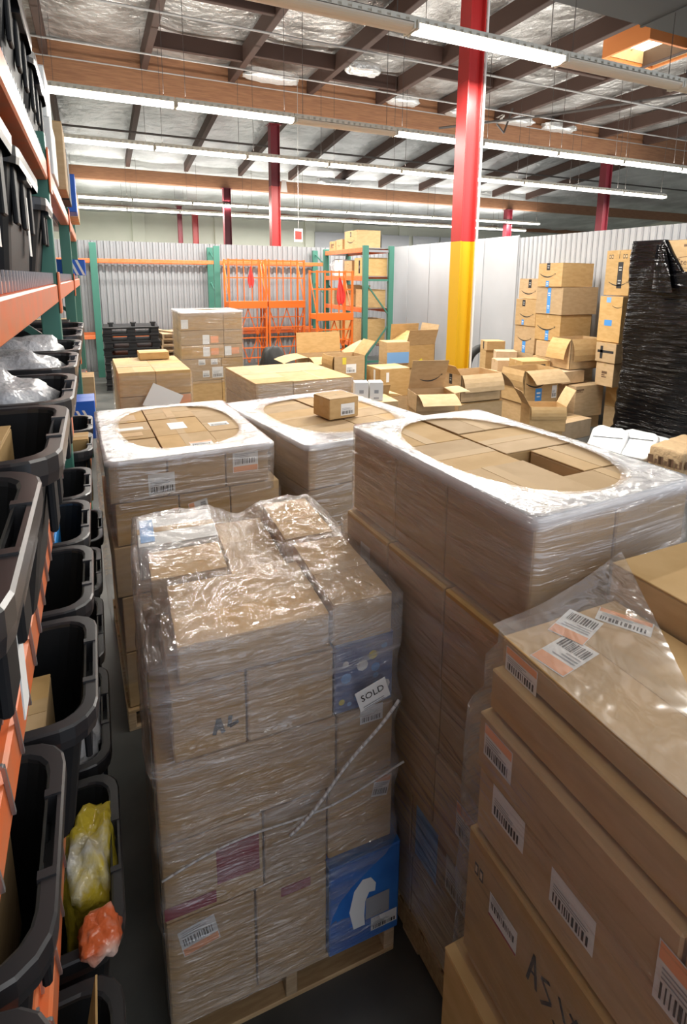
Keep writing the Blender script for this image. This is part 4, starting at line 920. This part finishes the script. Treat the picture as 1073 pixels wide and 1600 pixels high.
shell('white film cap and clear film round the tall far stack', (1.34, 10.0), 0, 1.10, 1.0, .5, 1.79, side='film_light', oval=(.2, .2), off=.02, seed=51, rows=30)

# ------------------------------------------------------------------ far left: pallets, ladders
def plastic_pallet(z):
    o = root('plastic_pallet', '', 'pallet', (.70, 12.9, z), R(-4), 'stacked black plastic pallets')
    b = MB(); b.cbox(-.56, .56, -.45, .45, .10, .148, .01); b.build('deck', 'black', o)
    f = MB()
    for x in (-.47, 0, .47):
        for y in (-.36, 0, .36): f.cbox(x-.08, x+.08, y-.08, y+.08, .02, .10, .008)
        f.cbox(x-.09, x+.09, -.45, .45, 0, .02, .004)
    f.build('feet', 'black', o); return o
pp = plastic_pallet(0); pp['label'] = 'black plastic pallet at the bottom of the far left black stack'
for i in range(1, 9): copy_tree(pp, (.70+random.uniform(-.02, .02), 12.9, .15*i), R(-4+random.uniform(-2, 2)), f'black plastic pallet, {ORD[8-i]} from the top of the far left black stack' if i < 8 else 'topmost black plastic pallet of the far left black stack')
for i, x in enumerate((.28, .72, 1.12)):
    b = MB(); b.cbox(-.04, .04, -.05, .05, 0, .09, .01); b.cbox(-.06, .06, -.03, .03, .055, .09, .006); tag(b.build('plastic_peg', 'black', None, (x, 12.6, 1.35)), ['left black peg on the black pallet stack', 'middle black peg on the black pallet stack', 'right black peg on the black pallet stack'][i], 'peg', 'pegs on the black pallet stack')
for i in range(9): pallet(f'wooden pallet, {ORD[8-i] if 8-i < 8 else "ninth"} from the top of the pile beside the tall far stack', 1.72, 13.2, random.uniform(-3, 3), .85, 1.0, .128*i, 'piled wooden pallets')
b = MB(); b.cbox(-.045, .045, -.5, .5, 0, .03, .004); tag(b.build('loose_board', 'wood', None, (1.45, 13.1, 1.16+.0), (0, 0, R(25))), 'loose pale board lying on the piled wooden pallets', 'board')
def ladder(label, x, y, w, h, d=.5):
    o = root('platform_ladder', label, 'ladder', (x, y, 0), 0, 'orange steel platform ladders')
    for px in (0, w):
        for py in (0, d): b = MB(); b.cbox(px-.022, px+.022, py-.022, py+.022, 0, h, .004); b.build('post', 'orange2', o)
    for q in (.22, .40, .62, .80): b = MB(); b.box(w*q-.011, w*q+.011, -.012, .012, h*.62, h); b.build('guard_bar', 'orange2', o)
    for z in (h-.03, h*.84): 
        for py in (0, d): b = MB(); b.bar((0, py, z), (w, py, z), .03, .03); b.build('rail', 'orange2', o)
    b = MB(); b.cbox(0, w, -.03, d, h*.585, h*.63, .004); b.cbox(-.02, w+.02, -.045, -.03, h*.575, h*.64, .004); b.build('platform', 'orange2', o)
    for k in range(6): b = MB(); z = h*.09*(k+.5); b.bar((0, 0, z), (w, 0, z), .025, .025); b.build('step', 'orange2', o)
    for (a, c) in (((0, h*.57), (w*.5, .25)), ((w, h*.57), (w*.5, .25)), ((.0, .25), (w*.5, h*.57)), ((w, .25), (w*.5, h*.57)), ((w*.25, .1), (w*.25, h*.57)), ((w*.75, .1), (w*.75, h*.57))):
        b = MB(); b.bar((a[0], .03, a[1]), (c[0], .03, c[1]), .022, .022); b.build('lattice_bar', 'orange2', o)
    for px in (0, w): b = MB(); b.bar((px, 0, h*.62), (px, d, h*.97), .022, .022); b.bar((px, d, .1), (px, 0, h*.55), .022, .022); b.build('side_brace', 'orange2', o)
    return o
ladder('left of three orange steel platform ladders by the corrugated wall', 3.02, 13.6, .93, 2.83)
ladder('middle of three orange steel platform ladders by the corrugated wall', 4.03, 13.6, .93, 2.83)
ladder('right of three orange platform ladders, in front of the box rack', 4.42, 11.3, .84, 2.55, .45)
def rag(label, x, y, z, w, h, sd):
    b = MB(); lo = []
    for k in range(11):
        t = k/10; ww = w*(.12+.88*min(1, t*1.5))*(1-.45*max(0, t-.75)/.25)
        lo.append([((i/8-.5)*ww+.05*t*math.sin(sd), .025*math.sin(i*1.9+sd)*(.3+t)-.012, -h*t-.04*math.sin(i*1.1+sd)*t) for i in range(9)])
    b.loft(lo, False); tag(b.build('red_rag', 'redcloth', None, (x, y, z), smooth=True), label, 'cloth')
rag('dull red rag tied on the left orange ladder', 3.56, 13.57, 2.66, .17, .50, 0)
rag('bright red flag hanging on the right orange ladder', 4.94, 11.28, 2.40, .20, .58, 2)

# ------------------------------------------------------------------ pile of boxes at right
gQ = 'cartons of the loose box pile'
SM = lambda f, u=.5, v=.45, w=.3: ('smile', f, u, v, w, w*.16)
TB = lambda f, u=.5, v=.85, w=.06, h=.12: ('tapeblack', f, u, v, w, h)
TL = lambda f, u=.5, v=.3, w=.07, h=.2: ('tapeblue', f, u, v, w, h)
under = []
def pile(near, z, wx, wy, h, rot, label, marks=(), **k):
    o = carton(near, z, wx, wy, h, rot, label, marks, group=gQ, **k); return o
def filler(near, ztop, wx, wy, rot, what):
    n = max(1, round(ztop/.42)); 
    for i in range(n): carton(near, ztop*i/n, wx, wy, ztop/n, rot, f"plain carton underneath {what}" + ('' if n == 1 else f", {['lowest','second','third','fourth'][i]} of {n}"), flaps=False, group='supporting cartons of the box pile')
# left part
pile((2.98, 8.0), .90, .80, .55, .27, 0, 'wide open carton with bent flaps, at left end of the box pile', opened={'y+': (8, .34), 'x-': 95, 'y-': 100, 'x+': 60}); filler((3.0, 8.02), .90, .76, .5, 0, 'the wide open carton at the left')
pile((3.05, 7.15), .93, .50, .42, .36, 0, 'open carton with yellow sticker and white label, front left of pile', [('fill:yellow_print', 'y-', .33, .82, .06, .10), ('white', 'y-', .55, .5, .16, .13)], opened={'x+': (38, .26), 'x-': 170, 'y+': 165}); filler((3.06, 7.16), .93, .48, .4, 0, 'the carton with yellow sticker')
pile((3.88, 7.30), .60, .52, .47, .44, 0, 'taped carton right of the yellow sticker carton', [('fill:paper', 'y-', .25, .7, .05, .15), ('fill:paper', 'x-', .6, .5, .06, .38)]); filler((3.88, 7.3), .60, .5, .45, 0, 'the taped carton in the pile')
pile((4.42, 8.1), .97, .42, .36, .37, -6, 'tan carton with broad blue band, in the box pile', [('fill:skyblue', 'y-', .5, .28, .40, .19), ('fill:paper', 'x+', .5, .4, .12, .2)]); filler((4.42, 8.12), .97, .42, .34, -6, 'the carton with blue band')
pile((5.02, 8.5), .80, .62, .60, .42, 0, 'large open carton with tall ragged flaps, behind the blue band carton', [('fill:yellow_print', 'y-', .52, .3, .08, .06, 30)], opened={'y+': (-6, .34), 'x-': (-55, .4), 'x+': (12, .36), 'y-': 20}); filler((5.04, 8.52), .80, .58, .56, 0, 'the ragged open carton')
pile((3.22, 6.35), .66, .30, .30, .22, 0, 'small open carton with blue and white tape, front of pile', [('fill:skyblue', 'x-', .5, .5, .06, .2), TB('x-', .8, .6)], opened={'x+': (100, .3), 'y-': 20}); filler((3.24, 6.37), .66, .26, .26, 0, 'the small open carton with taped front')
pile((3.52, 5.66), .78, .50, .40, .22, -14, 'open carton with one big raised flap bearing a printed arrow', opened={'y+': (-22, .42), 'y-': (105, .26), 'x+': (80, .2)}); filler((3.55, 5.70), .78, .45, .35, -14, 'the carton with big raised flap')
pile((4.42, 6.0), .745, .68, .49, .38, 0, 'open carton with printed arrow beside the yellow column base', [SM('x-', .5, .35, .32), TB('x-', .5, .78, .07, .14)], opened={'x+': (125, .34), 'y-': 150, 'x-': (35, .16)})
pile((4.36, 5.95), .34, .74, .55, .40, 0, 'carton with arrow and black tape under the open one by the column', [SM('x-', .6, .4, .4), TB('x-', .6, .85, .08, .14), ('fill:card_pale', 'y-', .5, .5, .02, .02)])
filler((4.40, 5.98), .34, .68, .5, 0, 'the arrow carton by the column')
pile((5.42, 5.75), .30, .52, .36, .36, -22, 'open carton with leaning flaps, front of the pile right of the column', opened={'y-': 160, 'x-': 30, 'x+': 25}); filler((5.44, 5.77), .30, .48, .32, -22, 'the open carton right of the column')
pile((5.93, 6.45), .50, .70, .52, .52, 0, 'large carton with arrow, blue tag and lifted flap, pile centre', [SM('y-', .35, .62, .42), TL('y-', .42, .25, .13, .2), ('white', 'y-', .88, .3, .1, .2)], opened={'y-': (118, .30), 'x-': 172}); filler((5.95, 6.48), .50, .66, .48, 0, 'the large carton with blue tag')
pile((6.15, 5.92), .0, .80, .40, .285, 8, 'low closed carton on the floor at the front of the pile', [('fill:tape', 'x-', .7, .6, .06, .2)], card='card_pale')
pile((6.93, 6.38), .20, .62, .50, .52, 0, 'closed carton with small print beside the black wrapped load', [('printblock', 'y-', .16, .85, .16, .05)]); filler((6.95, 6.4), .20, .58, .46, 0, 'the closed carton beside the black load')
pile((6.78, 6.52), .74, .52, .46, .20, 5, 'flat carton lying on the closed one, middle right of pile', card='card_pale')
pile((6.98, 6.60), .95, .70, .42, .50, 0, 'open carton with front flap hanging down, right of pile', opened={'y-': (158, .36), 'x-': 150})
pile((7.20, 7.08), .62, .86, .60, .42, 0, 'carton with black tape under the hanging flap carton', [TB('y-', .35, .7, .09, .18)]); filler((7.22, 7.1), .62, .82, .56, 0, 'the black taped carton')
pile((7.22, 7.12), 1.045, .72, .52, .28, 0, 'plain carton under the three box stack')
gs = [((7.27, 7.15), 1.335, .72, .60, .46, 'lowest of the three big arrow boxes in the right stack', [SM('x-', .45, .55, .42), TL('x-', .5, .2, .08, .18)]), ((7.25, 7.13), 1.80, .82, .62, .47, 'middle of the three big boxes in the right stack, blue tape', [TL('x-', .5, .5, .08, .44)]), ((7.22, 7.15), 2.275, .72, .56, .40, 'topmost of the three big boxes in the right stack', [SM('x-', .4, .55, .36), TB('x-', .42, .85, .08, .12), ('tapeblue', 'x-', .42, .12, .07, .1)])]
for n_, z, wx, wy, h, lab, mk in gs: pile(n_, z, wx, wy, h, 0, lab, mk)
gs = [((7.52, 8.0), 1.01, .56, .56, .51, 'lowest arrow box of the stack by the white wall', [SM('x-', .5, .55, .36), TL('x-', .5, .2, .09, .22)]), ((7.50, 8.0), 1.525, .55, .55, .50, 'middle arrow box of the stack by the white wall', [SM('x-', .55, .45, .36), TB('x-', .4, .85, .08, .12), TL('x-', .4, .12, .06, .1)]), ((7.58, 8.0), 2.03, .54, .58, .38, 'topmost arrow box of the stack by the white wall', [SM('x-', .45, .4, .38), TB('x-', .5, .75, .08, .16)])]
for n_, z, wx, wy, h, lab, mk in gs: pile(n_, z, wx, wy, h, 0, lab, mk)
filler((7.52, 8.02), 1.01, .54, .52, 0, 'the stack by the white wall')
pile((7.42, 6.0), 2.16, .60, .46, .69, 0, 'tall arrow box high beside the black wrapped load', [SM('x-', .55, .30, .34), TB('x-', .6, .45, .09, .40), ('cartonmarks', 'x-', .2, .86, .08, .06), ('cartonmarks', 'x-', .75, .86, .08, .06), ('fill:ink', 'x-', .52, .9, .008, .12)])
pile((7.32, 6.0), 1.44, .60, .42, .71, 0, 'upright box with blue round marks under the tall arrow box', [('fill:blue_print', 'x-', .45, .42, .14, .09), ('fill:skyblue', 'x-', .4, .92, .08, .08), SM('x-', .8, .8, .2)])
pile((7.28, 6.0), 1.12, .60, .38, .31, 0, 'box with black stripes low beside the black wrapped load', [('fill:ink', 'x-', .5, .55, .3, .04), ('fill:ink', 'x-', .3, .5, .05, .2)])
pile((7.30, 6.02), .74, .56, .34, .375, 0, 'lowest visible box squeezed beside the black wrapped load', [('printblock', 'x-', .5, .5, .1, .1)]); filler((7.57, 6.02), .74, .3, .34, 0, 'the box squeezed beside the black load')
pile((6.45, 7.10), .86, .52, .45, .19, -12, 'small carton with black print left of the right stack', [('fill:ink', 'y-', .75, .5, .08, .08)]); filler((6.47, 7.12), .86, .46, .40, -12, 'the small black print carton')
pile((7.30, 9.1), .95, .40, .34, .19, -15, 'small carton by the wall at the back of the pile', [('fill:ink', 'x-', .5, .5, .05, .15)]); filler((7.32, 9.15), .95, .36, .3, -15, 'the small carton at the back wall')
pile((7.05, 8.5), .80, .40, .32, .22, -30, 'tilted pale carton near the tyre', card='card_pale'); filler((7.08, 8.52), .80, .36, .3, -30, 'the tilted pale carton')
pile((6.60, 7.9), .70, .40, .34, .25, -20, 'pale small carton in front of the tyre', card='card_pale'); filler((6.62, 7.92), .70, .36, .3, -20, 'the pale small carton before the tyre')
# arrow print on the big raised flap
fb = [o for o in bpy.data.objects if o.get('label', '').startswith('open carton with one big raised')][0]
decal(fb, 'smile', 'y-', .55, 1.75, .30, .05, (.50, .40, .22), 12, off=-.30)
crumple('paper_bag', 'crushed kraft mailer lying on the pile near the column', 'bag', (6.20, 7.75, .66), (.5, .35, .16), 'kraftbag', 17); filler((6.0, 7.55), .66, .4, .36, 0, 'the crushed kraft mailer')
for i, lab in enumerate(('left white product box on the carton behind the middle stack', 'right white product box on the carton behind the middle stack')):
    carton((2.66+.165*i, 5.62-.055*i), 1.0, .16, .16, .22, -18, lab, [('fill:greyink', 'y-', .5, .5, .05, .04), ('fill:greyink', 'y-', .5, .15, .06, .02)], 'white_card', tape=False, group='white product boxes')
carton((2.55, 5.50), .55, .6, .42, .45, -5, 'plain carton carrying the two white product boxes', flaps=True); carton((2.55, 5.5), 0, .6, .42, .545, -5, 'lower plain carton under the white product boxes', flaps=False)
ty = MB(); lo = []
for i in range(40):
    a = 2*math.pi*i/40; c = Vector((math.cos(a), 0, math.sin(a))); lo.append([c*(.40+.085*math.cos(t))+Vector((0, .085*math.sin(t), 0)) for t in [2*math.pi*k/12 for k in range(12)]])
lo.append(lo[0]); ty.loft(lo); tag(ty.build('tyre', 'rubber', None, (7.80, 9.9, .49), R(8), smooth=True), 'black tyre standing behind the pile near the white wall', 'tyre')
crumple('rubbish_bag', 'black rounded rubbish bag by the ladders behind the open topped stack', 'bag', (2.9, 9.6, 0), (.5, .5, 1.18), 'rubber', 22, amp=.1, sq=.8)

# ------------------------------------------------------------------ black wrapped load and bags at right edge
pallet('wooden pallet under the black wrapped load', 7.50, 5.0, 2, 1.1, 1.35)
bl = MB(); lo = []; X0, Y0, SX, SY = 6.96, 4.34, 1.1, 1.33
for k in range(46):
    t = k/45; lp = []
    for (x, y) in perim(SX, SY, .05, 120):
        ztop = 2.93-(.42*max(0, min(1, (.17-y)/.3)) if x < .3 else 0)
        z = .16+(ztop-.16)*t; w = noise.noise(Vector((x*2, y*2, z*3)))*.03+noise.noise(Vector((x*4, y*4, z*16)))*.016+.04*(t < .04); d = Vector((x/SX, y/SY)).normalized()
        lp.append((x+d.x*w, y+d.y*w, z))
    lo.append(lp)
e = lo[-1]
for k in range(1, 6): q = 1-k*.06; lo.append([(x*q, y*q, z-.004*k+.02*noise.noise(Vector((x*9, y*9, k)))) for x, y, z in e])
bl.loft(lo); tag(bl.build('black_film', 'blackfilm', None, (X0+SX/2, Y0+SY/2, 0), R(2), smooth=True), 'shiny black stretch film wrapped round a tall load at right edge', 'plastic wrap')
tg = MB(); lo = []
for k in range(14):
    t = k/13; lo.append([(-.04+.015*math.sin(i*2+t*5)-.02*t, (i/5-.5)*(.10+.22*t)-.10*t, -.62*t) for i in range(6)])
tg.loft(lo, False); tag(tg.build('film_tail', 'blackfilm', None, (6.94, 5.16, 2.86), smooth=True), 'loose tail of black film hanging from the black wrapped load', 'plastic wrap')
tb = carton((7.03, 4.42), 2.34, .95, .80, .58, 2, 'brown carton with oval logo on top of the black wrapped load', [('oval', 'x-', .50, .50, .46, .16), ('text', 'Sterilite', 'x-', .5, .5, .11, 'brown_print', 0, 'logo_lettering'), ('fill:brown_print', 'x-', .5, .87, .2, .03)])
inner = carton((7.03, 4.42), .16, .95, 1.18, 2.17, 2, 'tall carton block covered by the black film, under the oval logo carton', flaps=False)
for i, (x, y, z, w, d, h, r, ty_) in enumerate(((6.20, 5.10, .02, .62, .46, .13, 25, -32), (6.46, 4.84, .02, .58, .44, .15, 20, -24), (6.62, 4.66, .02, .50, .40, .14, 15, -14))):
    o = crumple('white_mailer', ['white plastic mailer bag by the black load, leftmost and most tilted', 'white plastic mailer bag by the black load, middle one', 'white plastic mailer bag by the black load, next to the brown bags'][i], 'bag', (x, y, z+.14), (w, d, h), 'whitebag', 30+i, r, .10, .35, tilt=(0, R(ty_)))
    decal(o, 'fill:ink', 'top', .62, .5, .012, d*.8, (w, d, h), 8, 'black_seam', off=.004)
for i, (x, y, lab) in enumerate(((6.30, 4.22, 'brown printed paper bag at right edge, nearer one'), (6.72, 4.3, 'brown printed paper bag at right edge, rear one'))):
    o = crumple('paper_bag', lab, 'bag', (x, y, 0), (.42, .42, .44), 'kraftbag', 40+i, 10, .05, .22, group='brown paper bags')
    for q in range(3): decal(o, 'printblock', 'x-', .22+.28*q, .62, .10, .16, (.42, .42, .44), 90, off=.014); decal(o, 'printblock', 'y-', .22+.28*q, .62, .10, .16, (.42, .42, .44), 90, off=.014)
